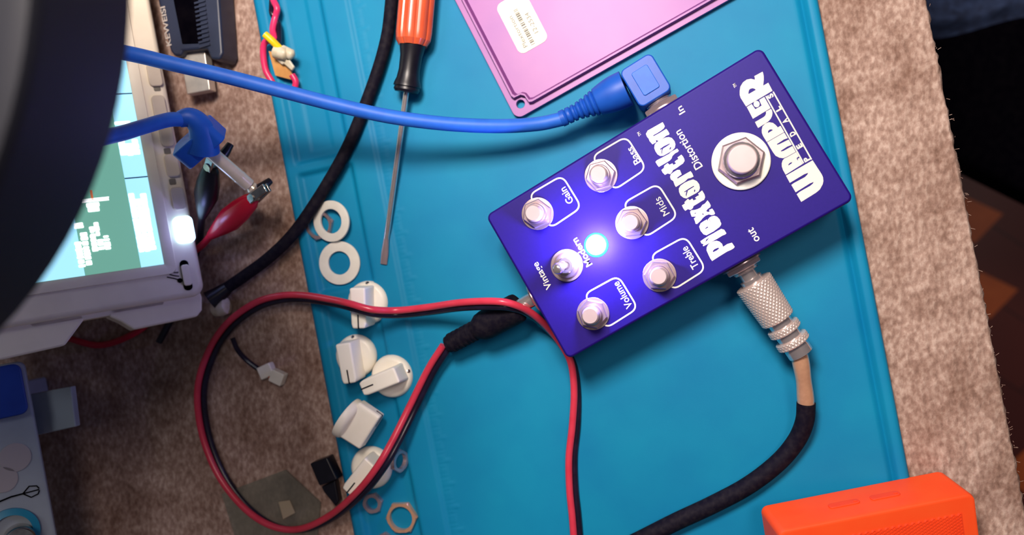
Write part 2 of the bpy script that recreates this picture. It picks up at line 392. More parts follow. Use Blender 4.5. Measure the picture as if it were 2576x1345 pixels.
# soft sag of the sheet and its rounded border
H += 0.25 * (vnoise(GU.shape, 60, 80, 11) - 0.5) * smooth((GU - pB) / 8) + 0.05 * (vnoise(GU.shape, 9, 9, 12) - .5)
ed = np.minimum(np.minimum(GU - mu0, mu1 - GU), np.minimum(GV - mv0, mv1 - GV))
H -= 1.3 * (1 - smooth(ed / 2.0)) ** 1.5
nu, nv = GU.shape
mm = MB(); mm.v = [LM(float(GU[i, j]), float(GV[i, j]), float(H[i, j])) for i in range(nu) for j in range(nv)]
mm.f = [(i * nv + j, (i + 1) * nv + j, (i + 1) * nv + j + 1, i * nv + j + 1) for i in range(nu - 1) for j in range(nv - 1)]
ring = [i * nv for i in range(nu)] + [(nu - 1) * nv + j for j in range(1, nv)] + [i * nv + nv - 1 for i in range(nu - 2, -1, -1)] + [j for j in range(nv - 2, 0, -1)]
b0 = len(mm.v)
for i in ring: p = mm.v[i].copy(); p.z = 0.05; mm.v.append(p)
n = len(ring); mm.f += [(ring[k], b0 + k, b0 + (k + 1) % n, ring[(k + 1) % n]) for k in range(n)]
o = build('silicone_mat', mm, m_mat, angle=60, fixn=False)
tag(o, 'large cyan silicone work mat with moulded parts pockets, lying on the carpeted desk', 'mat')
MZ = 3.0

# ------------------------------------------------------------------ effects pedal
PC = Vector((-9.68, 10.64, 0)); PA = math.radians(30.47)
PZ0, PZ = 4.0, 32.0
ped = empty('effects_pedal', (PC.x, PC.y, PZ0), 'deep purple guitar distortion pedal with a lit blue LED, lying on the cyan mat', 'effects pedal')
PM = Matrix.Translation((PC.x, PC.y, 0)) @ Matrix.Rotation(PA, 4, 'Z')
PX = PM.to_3x3() @ Vector((1, 0, 0)); PY = PM.to_3x3() @ Vector((0, 1, 0))
rings = []
for (ins, z) in ((-0.6, PZ0 + .01), (-0.5, 10), (0.0, PZ - 1.2), (0.12, PZ - .7), (0.45, PZ - .25), (1.0, PZ)):
    rings.append([PM @ Vector((x, y, z)) for (x, y) in rrect(112 - 2 * ins, 60.4 - 2 * ins, 2.4 - min(ins, 1), 8)])
encl = build('enclosure', MB().loops(rings), m_purple, ped, angle=50)
TZ = PZ + 0.06
TXT = PM @ Matrix.Rotation(math.pi / 2, 4, 'Z')
def tframe(px, py, z=TZ):
    M = (Matrix.Rotation(PA + math.pi / 2, 4, 'Z')); M.translation = U(px, py, z); return M
PXMM = (CAMZ - PZ) / F * 1.0      # mm per pixel on the pedal's face (nearly constant)
def polyprint(name, polys, parent, z=TZ, m=m_ink, smooth_n=0):
    mb = MB()
    for outer, holes in polys:
        rr = [[U(x, y, z) for (x, y) in h] for h in [outer] + list(holes)]
        tris = tessellate_polygon(rr); flat = [p for h in rr for p in h]
        mb.add(flat, [tuple(t) for t in tris])
    return build(name, mb, m, parent, fixn=True)
def up_normals(o):
    me = o.data
    bm = bmesh.new(); bm.from_mesh(me)
    for f in bm.faces:
        if f.normal.z < 0: f.normal_flip()
    bm.to_mesh(me); bm.free()

A = lambda pts: [(1630 + x / 7.475, 300 + y / 7.475) for x, y in pts]
B = lambda pts: [(1700 + x / 6.725, 460 + y / 6.725) for x, y in pts]
C = lambda pts: [(1850 + x / 8.407, 170 + y / 8.407) for x, y in pts]
D = lambda pts: [(1910 + x / 6.111, 290 + y / 6.111) for x, y in pts]
name_letters = [
 (A([(-5,210),(275,52),(290,72),(318,130),(300,170),(240,218),(170,262),(100,300),(103,318),(215,258),(345,178),(380,222),(405,270),(395,290),(345,308),(300,345),(240,385),(190,405),(165,392),(148,400),(158,430),(85,472),(30,410),(10,360),(-18,330),(-40,273)]), []),
 (A([(190,412),(230,385),(270,368),(330,342),(390,332),(450,350),(500,410),(518,470),(505,535),(465,580),(380,635),(290,685),(230,690),(180,660),(140,600),(118,540),(125,480),(150,445)]),
  [A([(225,558),(300,505),(405,455),(412,466),(340,515),(285,548),(270,590),(266,650),(256,640),(258,590),(264,560),(232,572)]), A([(425,515),(438,540),(410,575),(405,555)])]),
 (A([(550,548),(582,590),(560,615),(510,640),(460,690),(445,738),(410,775),(330,825),(205,895),(175,860),(140,800),(165,770),(290,705),(400,645),(430,612),(500,575)]), []),
 (A([(628,663),(655,692),(680,735),(690,780),(660,830),(600,870),(540,915),(470,955),(455,990),(420,1030),(370,1018),(320,1045),(275,1000),(252,950),(300,912),(305,870),(325,855),(370,820),(405,852),(460,825),(478,855),(530,828),(500,800),(530,770),(572,745),(555,715)]), []),
 (A([(600,950),(635,1035),(610,1052),(545,1100),(560,1112),(690,1035),(800,972),(830,1010),(858,1075),(810,1100),(750,1115),(700,1165),(620,1215),(525,1272),(500,1230),(475,1160),(430,1130),(415,1080),(430,1030),(490,985),(550,950)]), []),
 (B([(51,93),(80,45),(150,-5),(220,-38),(294,-61),(356,-32),(397,22),(408,85),(390,140),(340,175),(260,218),(180,262),(130,250),(80,210),(55,150)]),
  [B([(140,150),(220,95),(305,48),(312,60),(205,128),(190,180),(177,235),(168,200),(180,142),(150,158)]), B([(315,108),(332,120),(322,155),(306,142)])]),
 (B([(445,125),(485,190),(497,240),(480,285),(440,305),(370,350),(300,390),(290,425),(250,458),(205,443),(160,472),(130,435),(103,380),(155,345),(145,325),(205,265),(235,292),(280,262),(300,295),(350,272),(325,250),(355,225),(395,205),(375,180)]), []),
 (B([(537,292),(570,335),(592,380),(582,412),(540,440),(515,475),(545,490),(575,480),(560,455),(615,432),(645,470),(665,515),(650,535),(605,545),(560,532),(510,550),(460,592),(420,640),(360,695),(335,690),(325,650),(305,600),(345,568),(270,570),(255,535),(240,485),(265,460),(320,455),(370,440),(420,415),(450,370),(490,350),(515,320)]),
  [B([(455,505),(475,540),(450,535)]), B([(310,515),(345,500),(335,520)])]),
 (B([(560,592),(600,565),(650,552),(700,570),(745,620),(755,655),(770,680),(765,710),(740,745),(640,820),(520,885),(470,870),(420,810),(395,740),(420,680),(480,640),(530,615),(538,650),(545,612),(556,598),(600,690)]),
  [B([(495,770),(535,738),(550,750),(505,775)])]),
 (B([(770,775),(820,790),(857,850),(840,870),(790,890),(700,945),(600,1000),(470,1070),(455,1060),(470,1035),(435,1025),(415,985),(480,940),(560,890),(640,848),(700,812)]),
  [B([(510,962),(565,925),(535,965),(480,1020),(512,978)])]),
 (B([(640,985),(690,975),(740,990),(785,1030),(800,1078),(870,1032),(950,1008),(998,1080),(980,1105),(940,1130),(870,1160),(740,1240),(615,1320),(585,1280),(560,1230),(520,1140),(522,1090),(545,1045),(580,1010)]),
  [B([(625,1152),(655,1120),(720,1093),(732,1108),(690,1142),(635,1168)])]),
]
for k, pl_ in enumerate(name_letters): up_normals(polyprint('name_letter', [pl_], encl))
circ = [(448 + 65 * math.cos(a), 770 + 68 * math.sin(a)) for a in [2 * math.pi * k / 24 for k in range(24)]]
logo = [
 (C([(575,85),(590,130),(600,190),(600,260),(588,380),(695,318),(785,488),(225,822),(110,640),(92,580),(90,500),(105,400),(160,310),(240,252),(330,235),(410,255),(410,215),(398,180)]), [C([(275,552),(278,510),(290,470),(320,445),(365,435),(405,446),(432,470),(285,555)])]),
 (C([(240,832),(345,768),(420,880),(555,802),(502,682),(610,618),(745,855),(370,1082)]), []),
 (C(circ), []),
 (C([(752,870),(776,910),(784,960),(775,1020),(748,1080),(700,1135),(620,1188),(480,1275),(440,1205),(415,1150),(590,1050),(630,1015),(648,970),(645,928)]), []),
 (D([(150,105),(210,115),(255,150),(285,185),(327,160),(383,256),(115,410),(60,320),(40,270),(38,225),(50,170),(95,125)]), [D([(132,268),(138,238),(160,218),(185,215),(212,225),(140,270)])]),
 (D([(120,416),(385,264),(438,350),(380,370),(270,442),(275,452),(310,442),(452,372),(500,452),(430,480),(330,545),(335,555),(370,548),(510,470),(560,560),(420,638),(370,658),(310,650),(250,620),(210,565)]), []),
 (D([(385,662),(430,642),(568,564),(606,632),(575,655),(582,685),(600,690),(590,668),(618,652),(670,745),(405,912),(365,840),(348,790),(345,740),(358,695)]), [D([(445,770),(452,748),(475,728),(508,716),(498,738),(450,770)])]),
 (D([(410,926),(820,690),(960,905),(980,950),(986,1010),(975,1060),(930,1140),(870,1190),(645,1330),(575,1212),(620,1175),(780,1085),(825,1048),(836,1022),(780,1045),(560,1182),(492,1068),(540,1035),(700,950),(740,910),(752,882),(690,905),(470,1037),(445,990)]), []),
]
def bar(p, q, w_):
    d = Vector((q[0] - p[0], q[1] - p[1])).normalized(); nx, ny = -d.y * w_ / 2, d.x * w_ / 2
    return [(p[0] + nx, p[1] + ny), (q[0] + nx, q[1] + ny), (q[0] - nx, q[1] - ny), (p[0] - nx, p[1] - ny)]
for lg in logo: up_normals(polyprint('logo_letter', [lg], encl))
up_normals(polyprint('logo_bars', [(bar((1926.5, 241.5), (2021.5, 410.5), 3.6), []), (bar((1944.8, 230.5), (2041.5, 401), 3.6), [])], encl))
for ch, x, y in (('S', 1938, 241.5), ('L', 1957.5, 274), ('A', 1975.4, 304.4), ('D', 1993.5, 336.8), ('E', 2010.8, 367.5), ('P', 2029.3, 400.5)):
    mb = MB(); put_text(mb, ch, tframe(x, y), 10.5 * 0.138, 12.5 * 0.138, 0.05); build('logo_letter', mb, m_ink, encl)
k_ = 0.1385
for word, x, y, ln, cp, nm in (('Gain', 1425, 491.8, 45, 18, 'knob_legend'), ('Bass', 1593.6, 391.4, 46, 18, 'knob_legend'), ('Mids', 1664.7, 519, 49, 18, 'knob_legend'),
        ('Treble', 1735.3, 648.3, 60, 18, 'knob_legend'), ('Volume', 1566, 742, 74, 18, 'knob_legend'), ('Vintage', 1363.6, 693.7, 77, 17, 'switch_legend'), ('Modern', 1463.5, 634.3, 80, 17, 'switch_legend'),
        ('In', 1712, 277.3, 19, 16, 'jack_legend'), ('out', 1894.3, 591.6, 36, 19, 'jack_legend'), ('Distortion', 1731, 376.3, 109, 20, 'model_legend'), ('TM', 1608, 337, 11, 7, 'trademark_print'), ('TM', 1848.5, 215, 10, 7, 'trademark_print')):
    mb = MB(); put_text(mb, word, tframe(x, y), ln * k_, cp * k_, 0.0 if word == 'Mids' else 0.014); build(nm, mb, m_ink, encl)

pots = [(1352.8, 537.5), (1512, 441.6), (1590, 560), (1659, 692), (1492, 788.5)]
PMI = PM.inverted()
def box_outline(c):
    """open rounded outline printed beside a control"""
    g = PMI @ U(1352.8, 537.5, TZ)
    K = [(PMI @ U(x, y, TZ)) - g for x, y in ((1330, 490), (1414, 441), (1463, 521), (1384, 574))]
    K = [Vector((k.x, k.y)) for k in K]; cc = PMI @ U(*c, TZ)
    path = [Vector(K[0]) + (K[0] - K[1]).normalized() * 0 + Vector((-0.6, -2.2))]
    path = [Vector((-2.2, 4.2)) if False else K[0] + (K[3] - K[0]).normalized() * 3.2]
    for i, k in enumerate(K):
        a = K[i - 1] if i else K[3]; b = K[(i + 1) % 4]; r = 3.0
        if i == 3: b = K[0]
        p0 = k + (a - k).normalized() * r; p1 = k + (b - k).normalized() * r
        for t in np.linspace(0, 1, 8): path.append(p0 * (1 - t) ** 2 + k * 2 * t * (1 - t) + p1 * t * t)
    path = [Vector((p.x + cc.x, p.y + cc.y)) for p in path]
    # drop duplicates, then sweep a flat ribbon
    q = [path[1]]
    for p in path[2:]:
        if (p - q[-1]).length > 0.05: q.append(p)
    mb = MB(); hw = 0.29; L_, R_ = [], []
    for i, p in enumerate(q):
        t = (q[min(i + 1, len(q) - 1)] - q[max(i - 1, 0)]).normalized(); nn = Vector((-t.y, t.x)) * hw
        L_.append(PM @ Vector((p.x + nn.x, p.y + nn.y, TZ))); R_.append(PM @ Vector((p.x - nn.x, p.y - nn.y, TZ)))
    n = len(q); mb.add(L_ + R_, [(i, n + i, n + i + 1, i + 1) for i in range(n - 1)])
    up_normals(build('control_outline', mb, m_ink, encl))
for i, c in enumerate(pots):
    box_outline(c)
    p = U(*c, PZ); M = Matrix.Translation(p)
    wsh = build('washer', MB().lathe([(3.6, 0.02), (5.7, 0.02), (5.85, 0.15), (5.85, 0.5), (5.7, 0.6), (3.6, 0.6)], M, 48, closed=True), m_steel, ped)
    rr = Matrix.Rotation(i * 0.9 + 0.4, 4, 'Z')
    build('hex_nut', MB().lathe([(3.3, 0.6), (5.1, 0.6), (5.4, 0.9), (5.4, 2.1), (5.0, 2.6), (3.3, 2.6)], M @ rr, 48, closed=True, shape=hexs(1)), m_steel, wsh, angle=25)
    build('threaded_bushing', MB().lathe([(3.6, 0.6), (3.6, 4.2)] + [(3.6 - 0.18 * (k % 2), 4.2 + 0.25 * k) for k in range(1, 6)] + [(3.35, 5.6)], M, 40), m_steel, wsh, angle=25)
    build('shaft', MB().lathe([(3.0, 5.6), (3.0, 8.9), (2.55, 9.6)], M, 40), m_satin, wsh, angle=25)
# toggle switch
p = U(1426.3, 667, PZ); M = Matrix.Translation(p)
sw = build('washer', MB().lathe([(3, 0.02), (5.7, 0.02), (5.85, 0.15), (5.85, 0.55), (5.6, 0.7), (3, 0.7)], M, 48, closed=True), m_steel, ped)
build('dress_nut', MB().lathe([(2.2, 0.7), (4.6, 0.7), (4.7, 1.0), (4.3, 2.2), (3.2, 2.7), (2.2, 2.7)], M, 48, closed=True), m_steel, sw)
build('bushing', MB().lathe([(3.0, 0.7), (3.0, 4.6), (2.6, 5.0), (1.7, 5.0), (1.6, 4.2)], M, 40), m_chrome, sw)
LV = axis_frame(p + Vector((0, 0, 3.6)), (-0.25, -0.12, 1))
build('lever', MB().lathe([(1.1, 0), (1.3, 4), (1.9, 5.5), (2.05, 6.6), (1.9, 7.7), (1.3, 8.4), (0.3, 8.65)], LV, 32), m_chrome, sw, angle=70)
# LED
p = U(1499.8, 616, PZ); M = Matrix.Translation(p)
lb = build('led_halo_rim', MB().lathe([(3.2, 0.0), (4.35, 0.0), (4.3, 0.4), (3.9, 0.8), (3.2, 0.9)], M, 40, closed=True), m_ledhalo, ped, label='cyan halo of the LED, added as a glowing rim')
build('led_lens', MB().lathe([(3.55, 0.1), (3.55, 1.2), (3.4, 2.0), (2.8, 2.9), (1.8, 3.5), (0.5, 3.7)], M, 32), m_led, lb, angle=80, label='glowing pale blue LED dome')
ll = bpy.data.lights.new('led_light', 'POINT'); ll.energy = 0.19; ll.color = (0.36, 0.34, 1.0); ll.shadow_soft_size = 3.5 * S
lo = bpy.data.objects.new('led_light', ll); COL.objects.link(lo); lo.location = (p + Vector((0, 0, 9.5))) * S
# foot switch
p = U(1863.5, 406, PZ); M = Matrix.Translation(p)
fw = build('washer', MB().lathe([(6, 0.02), (9.6, 0.02), (9.8, 0.25), (9.8, 0.9), (9.5, 1.15), (6, 1.15)], M, 64, closed=True), m_nylon, ped, label='white nylon washer under the footswitch nut')
build('hex_nut', MB().lathe([(5.8, 1.15), (7.9, 1.15), (8.2, 1.4), (8.2, 2.6), (7.5, 3.2), (5.8, 3.2)], M @ Matrix.Rotation(0.35, 4, 'Z'), 60, closed=True, shape=hexs(1)), m_steel, fw, angle=25)
build('threaded_collar', MB().lathe([(5.7, 1.2), (6.1, 3.2)] + [(6.1 - 0.2 * (k % 2), 3.2 + 0.3 * k) for k in range(1, 10)] + [(5.2, 6.3), (5.2, 5.5)], M, 56), m_chrome, fw, angle=25)
build('push_button', MB().lathe([(4.9, 4.5), (4.9, 9.2), (4.75, 9.7), (4.3, 10.0)], M, 48), m_satin, fw, angle=40)
# jacks (on the pedal's sides)
def on_edge(px, py, side, z):
    """point on the enclosure's long/short side nearest the pixel"""
    q = PMI @ U(px, py, z)
    if side == 'top': q.y = 30.7
    if side == 'bottom': q.y = -30.7
    if side == 'left': q.x = -56.5
    q.z = z; return PM @ q
JZ = 19.0
jin = on_edge(1660, 262, 'top', JZ); jout = on_edge(1868, 668, 'bottom', JZ); jdc = on_edge(1340, 752, 'left', JZ)
for nm, p, d in (('input_jack', jin, PY), ('output_jack', jout, -PY)):
    M = axis_frame(p, d)
    jk = build(nm, MB().lathe([(4.9, -0.4), (7.4, 0.0), (7.5, 0.4), (7.4, 0.8), (4.9, 0.8)], M, 48, closed=True), m_steel, ped)
    build('hex_nut', MB().lathe([(4.8, 0.8), (7.0, 0.8), (7.2, 1.0), (7.2, 2.3), (6.8, 2.6), (4.8, 2.6)], M, 48, closed=True, shape=hexs(1)), m_steel, jk, angle=25)
    build('threaded_bushing', MB().lathe([(3.3, 0.2), (4.6, 0.2), (4.7, 2.6)] + [(4.7 - 0.2 * (k % 2), 2.6 + 0.3 * k) for k in range(1, 5)] + [(3.3, 4.0)], M, 40, closed=True), m_chrome, jk, angle=25)
M = axis_frame(jdc, -PX)
jk = build('power_jack', MB().lathe([(2.8, -0.3), (6.2, 0.0), (6.3, 1.0), (5.6, 1.6), (2.8, 1.6)], M, 40, closed=True), m_steel, ped, label='silver ringed power socket')

# ------------------------------------------------------------------ pedal base plate with its sticker
K0 = U(1299, 301, 5.5); lx = (U(1760, 40, 5.5) - U(1302, 298, 5.5)).normalized(); ly = Vector((-lx.y, lx.x, 0))
LMx = frame(K0, lx); LZ = 3.4
lid = empty('pedal_base_plate', (K0.x, K0.y, LZ), 'purple metal base plate of the pedal lying inside up, bearing a white barcode label', 'pedal base plate')
M = LMx.copy(); M.translation = Vector((K0.x, K0.y, 0))
hole = [(4.3 + 1.7 * math.cos(a), 4.6 + 1.7 * math.sin(a)) for a in [2 * math.pi * k / 24 for k in range(24)]]
hole2 = [(112 - x, y) for x, y in hole]
plate = build('plate', MB().prism(rrect(112, 61, 3.2, 6, 56, 30.5), LZ, LZ + 2.3, M, [hole, hole2]), m_lid, lid, bevel=0.35)
def inset_poly(i):   # flange outline, notched round the corner screw holes
    a = 2.3 + i; b = 6.9 + i * 0.6
    pts = []
    pts += [(a, b + 1.6), (a + 0.6, b + 0.4), (b - 1.0, b + 0.2), (b + 0.2, b - 0.9), (b + 0.6, a + 0.5), (b + 1.8, a)]
    q = [(112 - x, y) for x, y in pts][::-1]; r_ = [(112 - x, 61 - y) for x, y in pts]; s_ = [(x, 61 - y) for x, y in pts][::-1]
    return pts + q + r_ + s_
mb = MB()
rg = [[M @ Vector((x, y, z)) for (x, y) in inset_poly(i)] for (i, z) in ((0, LZ + 2.2), (0.15, LZ + 4.0), (0.45, LZ + 4.4), (1.15, LZ + 4.4), (1.5, LZ + 4.0), (2.2, LZ + 2.2))]
mb.loops(rg, cap=False); build('flange', mb, m_lid, lid, angle=40)
cs = [U(1309.3, 139.4, LZ + 2.35), U(1381.8, 98, LZ + 2.35), U(1249, 22, LZ + 2.35)]
sx = (cs[2] - cs[0]); sL = sx.length * 1.06; sB = (cs[1] - cs[0]).length; sx.normalize()
sM = frame(cs[0] + sx * sL / 2 + (cs[1] - cs[0]) * 0.5, sx)
st = build('barcode_label', MB().prism(rrect(sL, sB, 2.6, 8), 0.0, 0.12, sM), m_sticker, lid, bevel=0, label='white paper barcode label')
def sfr(px, py):
    M_ = sM.copy(); M_.translation = U(px, py, LZ + 2.50); return M_
mb = MB(); put_text(mb, 'Plextortion', sfr(1303, 80), 90 * .152, 11 * .152, 0.0); build('label_text', mb, m_grey, st)
mb = MB(); put_text(mb, '12-2534', sfr(1337, 57.5), 58 * .152, 11 * .152, 0.0); build('label_text', mb, m_grey, st)
bc = MB(); x = -7.9; bM = sfr(1318.5, 67)
random.seed(3)
while x < 7.8:
    w_ = random.choice((0.25, 0.4, 0.6)); bc.add([bM @ Vector(v) for v in ((x, -.85, 0), (x + w_, -.85, 0), (x + w_, .85, 0), (x, .85, 0))], [(0, 1, 2, 3)]); x += w_ + random.choice((0.2, 0.3, 0.55))
build('barcode', bc, m_grey, st)

# ------------------------------------------------------------------ blue patch cable
bl = empty('blue_patch_cable', U(1500, 270, MZ), 'bright blue patch cable running from the pedal input across to the metal clips', 'cable')
# cord: from the plug boot to the left over the desk, round behind the lamp head, back to the second plug
cord = pxpath([(1415, 299, 17.5), (1350, 312, 19), (1250, 317, 23), (1120, 311, 28), (980, 293, 34), (840, 262, 40), (700, 226, 46), (560, 190, 54), (440, 162, 62), (330, 136, 70), (230, 120, 80), (120, 140, 96), (60, 220, 104), (110, 310, 100), (200, 352, 92), (290, 339, 80), (350, 322, 70), (420, 302, 58), (455, 300, 52)], 12)
build('cord', MB().tube(cord, 2.65, 18), m_blue, bl)
b0_, b1_ = U(1412, 299, 17.5), U(1575, 222, JZ)
bd = (b1_ - b0_)
bp = [b0_ + bd * t for t in np.linspace(0, 1, 60)]
def boot_r(t):
    r = 3.1 + 3.6 * smooth((t - 0.15) / 0.75)
    if 0.06 < t < 0.55 and (t * 13) % 1 < 0.32: r -= 0.75
    return float(r)
boot = build('plug_boot', MB().tube(bp, 1, 28, rfun=boot_r), m_bluedk, bl, angle=60)
ax = axis_frame(jin + PY * 4.0, PY)      # angled head: cylinder out of the jack plus a squared shell
hd = MB().lathe([(5.3, 0), (5.8, 0.8), (6.0, 4.5), (6.0, 5)], ax, 28)
blk = frame(jin + PY * 11.9 - PX * 0.3, PY)
hd.prism(rrect(15.5, 13.0, 2.2), -6.2, 6.2, blk)
build('plug_head', hd, m_bluedk, bl, angle=35, bevel=0.5)
build('head_panel', MB().prism(rrect(9.5, 6.5, 0.8), 6.1, 6.6, blk), m_blue, bl, bevel=0.2)
build('plug_sleeve', MB().lathe([(3.1, 0.1), (3.1, 4.5)], axis_frame(jin, PY), 24), m_chrome, bl)
# second plug by the clips
z2 = 46
bend = catmull([U(450, 300, 52), U(478, 296, 50), U(503, 316, 47), U(512, 350, 44), U(512, 378, 42)], 8)
build('plug_boot', MB().tube(bend, 1, 20, rfun=lambda t: 3.0 + 3.0 * t), m_bluedk, bl, angle=60)
tipd = (U(640, 478, 24) - U(530, 383, 38)).normalized()
q0 = U(520, 372, 40)
fr = frame(q0, Vector((tipd.y, -tipd.x, 0)), tipd)
hb = MB().prism(rrect(19, 12, 2.5), -7.5, 0.8, fr); build('plug_head', hb, m_bluedk, bl, bevel=0.6)
hb = MB().prism([(0, 4), (3.5, 3.4), (9.0, 2.6), (9.0, -2.6), (3.5, -3.4), (0, -4)], 0, 1.2, fr)
pe = axis_frame(U(527, 380, 39), tipd); plen = (U(640, 478, 24) - U(527, 380, 39)).length
build('plug_sleeve', MB().lathe([(2.7, 0), (2.7, plen * .62), (2.8, plen * .63), (2.8, plen * .68), (2.7, plen * .69), (2.7, plen * .86), (1.8, plen * .88), (2.5, plen * .93), (1.0, plen * 1.06)], pe, 24), m_barrel, bl, angle=30, label='pale metal plug barrel')

# ------------------------------------------------------------------ black cables
def cable(name, path, r, label, m=m_black, n=10):
    root = empty(name, path[0][:2] and U(path[len(path) // 2][0], path[len(path) // 2][1], 4), label, 'cable')
    build('cord', MB().tube(pxpath(path, n), r, 18), m, root); return root
bk = cable('black_lead', [(992, -60, 8), (985, 0, 7.5), (974, 90, 7), (948, 185, 6.6), (905, 300, 6.6), (862, 395, 6.6), (800, 500, 6.8), (740, 585, 7.0), (680, 645, 5), (620, 690, 4.2), (565, 728, 5)], 2.55,
           'thick black cable curving under the blue cord from beside the screwdriver to the instrument corner')
build('tip_boot', MB().tube([U(572, 724, 5), U(548, 742, 6.5), U(528, 756, 8)], 1, 16, rfun=lambda t: 2.8 + 1.6 * t), m_bplast, bk)
t_ = U(556, 772, 5); build('white_tip', MB().lathe([(1.6, -4.2), (3.4, -3.2), (4.1, 0), (3.6, 3.0), (1.5, 4.0)], axis_frame(t_, (1, 0.25, 0.05)), 20), m_solder, bk, label='cream plastic tip at the cable end')
gc = cable('guitar_cable', [(2028, 1012, 11), (2024, 1060, 9.5), (2002, 1110, 7.5), (1955, 1165, 6.9), (1880, 1222, 6.8), (1790, 1270, 6.8), (1700, 1312, 6.8), (1600, 1362, 6.8), (1480, 1420, 6.8)], 3.35,
           'black guitar cable with a knurled silver plug plugged into the pedal output')
# knurled straight plug
pa = jout - PY * 5.0; pbp = U(2012, 885, 15.5); pd = (pbp - pa); plen = pd.length; pdn = pd.normalized()
ax = axis_frame(pa, pdn)
build('plug_shaft', MB().lathe([(3.1, -4), (3.1, 1.5), (4.1, 1.6), (4.1, 3.6)], ax, 24), m_chrome, gc, angle=30)
def knurl_mb(z0, z1, r0, r1, nh=26, step=0.2):
    """diamond knurling: two crossed helical ridge sets"""
    mb = MB(); nz = int((z1 - z0) / step) + 1; rings = []; seg = nh * 6
    tri = lambda x: abs((x % 1.0) * 2 - 1)
    for i in range(nz + 1):
        t = i / nz; z = z0 + (z1 - z0) * t; r = r0 + (r1 - r0) * t; pz = (z - z0) / 1.9
        e = 0.35 if i in (0, nz) else 0
        ring = []
        for k in range(seg):
            a = 2 * math.pi * k / seg; q = nh * k / seg
            rr = r - e + 0.42 * min(tri(q + pz), tri(q - pz))
            ring.append(ax @ Vector((rr * math.cos(a), rr * math.sin(a), z)))
        rings.append(ring)
    return mb.loops(rings)
k1 = plen * 0.58
build('knurled_shell', knurl_mb(3.4, k1, 6.6, 5.9), m_knurl, gc, angle=120)
build('neck', MB().lathe([(4.3, k1 - .5), (4.3, plen * .72), (4.5, plen * .74), (4.3, plen * .9), (4.6, plen * .93), (4.6, plen * 1.02), (3.2, plen * 1.04)], ax, 28), m_chrome, gc, angle=30)
build('knurled_ring', knurl_mb(plen * .66, plen * .735, 5.7, 5.7), m_knurl, gc, angle=120)
build('knurled_ring', knurl_mb(plen * .82, plen * .895, 5.8, 5.8), m_knurl, gc, angle=120)
tp = catmull([pbp - pdn * 1.0, U(2018, 930, 14.5), U(2024, 975, 12.5), U(2028, 1022, 10.6)], 8)
build('copper_sleeve', MB().tube(tp, 3.05, 24, rfun=lambda t: 2.9 + 0.15 * math.sin(t * 9)), m_copper, gc)

# ------------------------------------------------------------------ red and black power cord
pc = empty('power_cord', U(1000, 1000, MZ), 'red and black twin power lead looping over desk and mat to the pedal', 'cable')
zip_px = [(1122, 872, 11.0), (1085, 930, 9.6), (1040, 1020, 10.5), (995, 1110, 15.5), (955, 1178, 18.8), (903, 1242, 15.5), (835, 1298, 7.0), (760, 1330, 3.0), (690, 1322, 2.6), (620, 1275, 2.6), (555, 1190, 2.6), (515, 1085, 2.6), (505, 980, 3.0), (530, 890, 3.6), (575, 820, 4.5), (640, 770, 5.5), (700, 750, 6.5), (760, 747, 7.5), (830, 757, 14), (880, 768, 18.6), (935, 783, 18.4), (1000, 786, 13), (1080, 778, 14), (1160, 767, 21), (1240, 764, 27), (1290, 770, 26), (1340, 793, 18), (1390, 838, 7.5), (1425, 885, 5.0), (1442, 925, 4.8), (1449, 990, 4.8), (1446, 1070, 4.8), (1438, 1150, 4.8), (1440, 1230, 4.8), (1447, 1300, 4.8), (1455, 1400, 4.8)]
zp = pxpath(zip_px, 10); N = len(zp)
redp, blkp = [], []
for i, p in enumerate(zp):
    t = (zp[min(i + 1, N - 1)] - zp[max(i - 1, 0)]).normalized(); side = t.cross(Vector((0, 0, 1))).normalized()
    s_ = i / (N - 1) * (len(zip_px) - 1)         # the pair rolls along its length
    ang = math.radians(float(np.interp(s_, [0, 5, 8, 11, 14, 18, 24, 25, 28, 31, 34, 36], [30, 35, 80, 130, 145, 130, 140, 130, 95, 50, 40, 30])))
    off = (side * math.cos(ang) + Vector((0, 0, math.sin(ang)))) * 1.35
    redp.append(p + off); blkp.append(p - off)
for q in (redp, blkp):
    for k in range(N):
        if q[k].z < 1.6 and zp[k].z < 4: q[k].z = 1.6
build('red_wire', MB().tube(redp, 1.42, 14), m_red, pc, label='red conductor')
build('black_wire', MB().tube(blkp, 1.42, 14), m_wblack, pc, label='black conductor')
# barrel plug with its tapered boot
d0 = jdc - PX * 1.2; d1 = U(1128, 866, 12.5); dd = (d1 - d0).normalized(); dl = (d1 - d0).length
ax2 = axis_frame(d0 - PX * 7.5, (d1 - (d0 - PX * 7.5)))
dl2 = (d1 - (d0 - PX * 7.5)).length
build('barrel_tip', MB().lathe([(2.75, -1.5), (2.75, 9)], axis_frame(jdc, -PX), 24), m_chrome, pc)
prof = [(4.0, -1.0), (5.6, 0), (5.8, 1), (5.8, dl2 * 0.45), (5.4, dl2 * 0.52), (3.8, dl2 * 0.6)]
for k in range(6): prof += [(3.7, dl2 * (0.62 + .06 * k)), (4.0, dl2 * (0.625 + .06 * k)), (4.0, dl2 * (0.65 + .06 * k)), (3.6, dl2 * (0.655 + .06 * k))]
prof += [(3.4, dl2)]
build('plug_boot', MB().lathe(prof, ax2, 28), m_black, pc, angle=40)

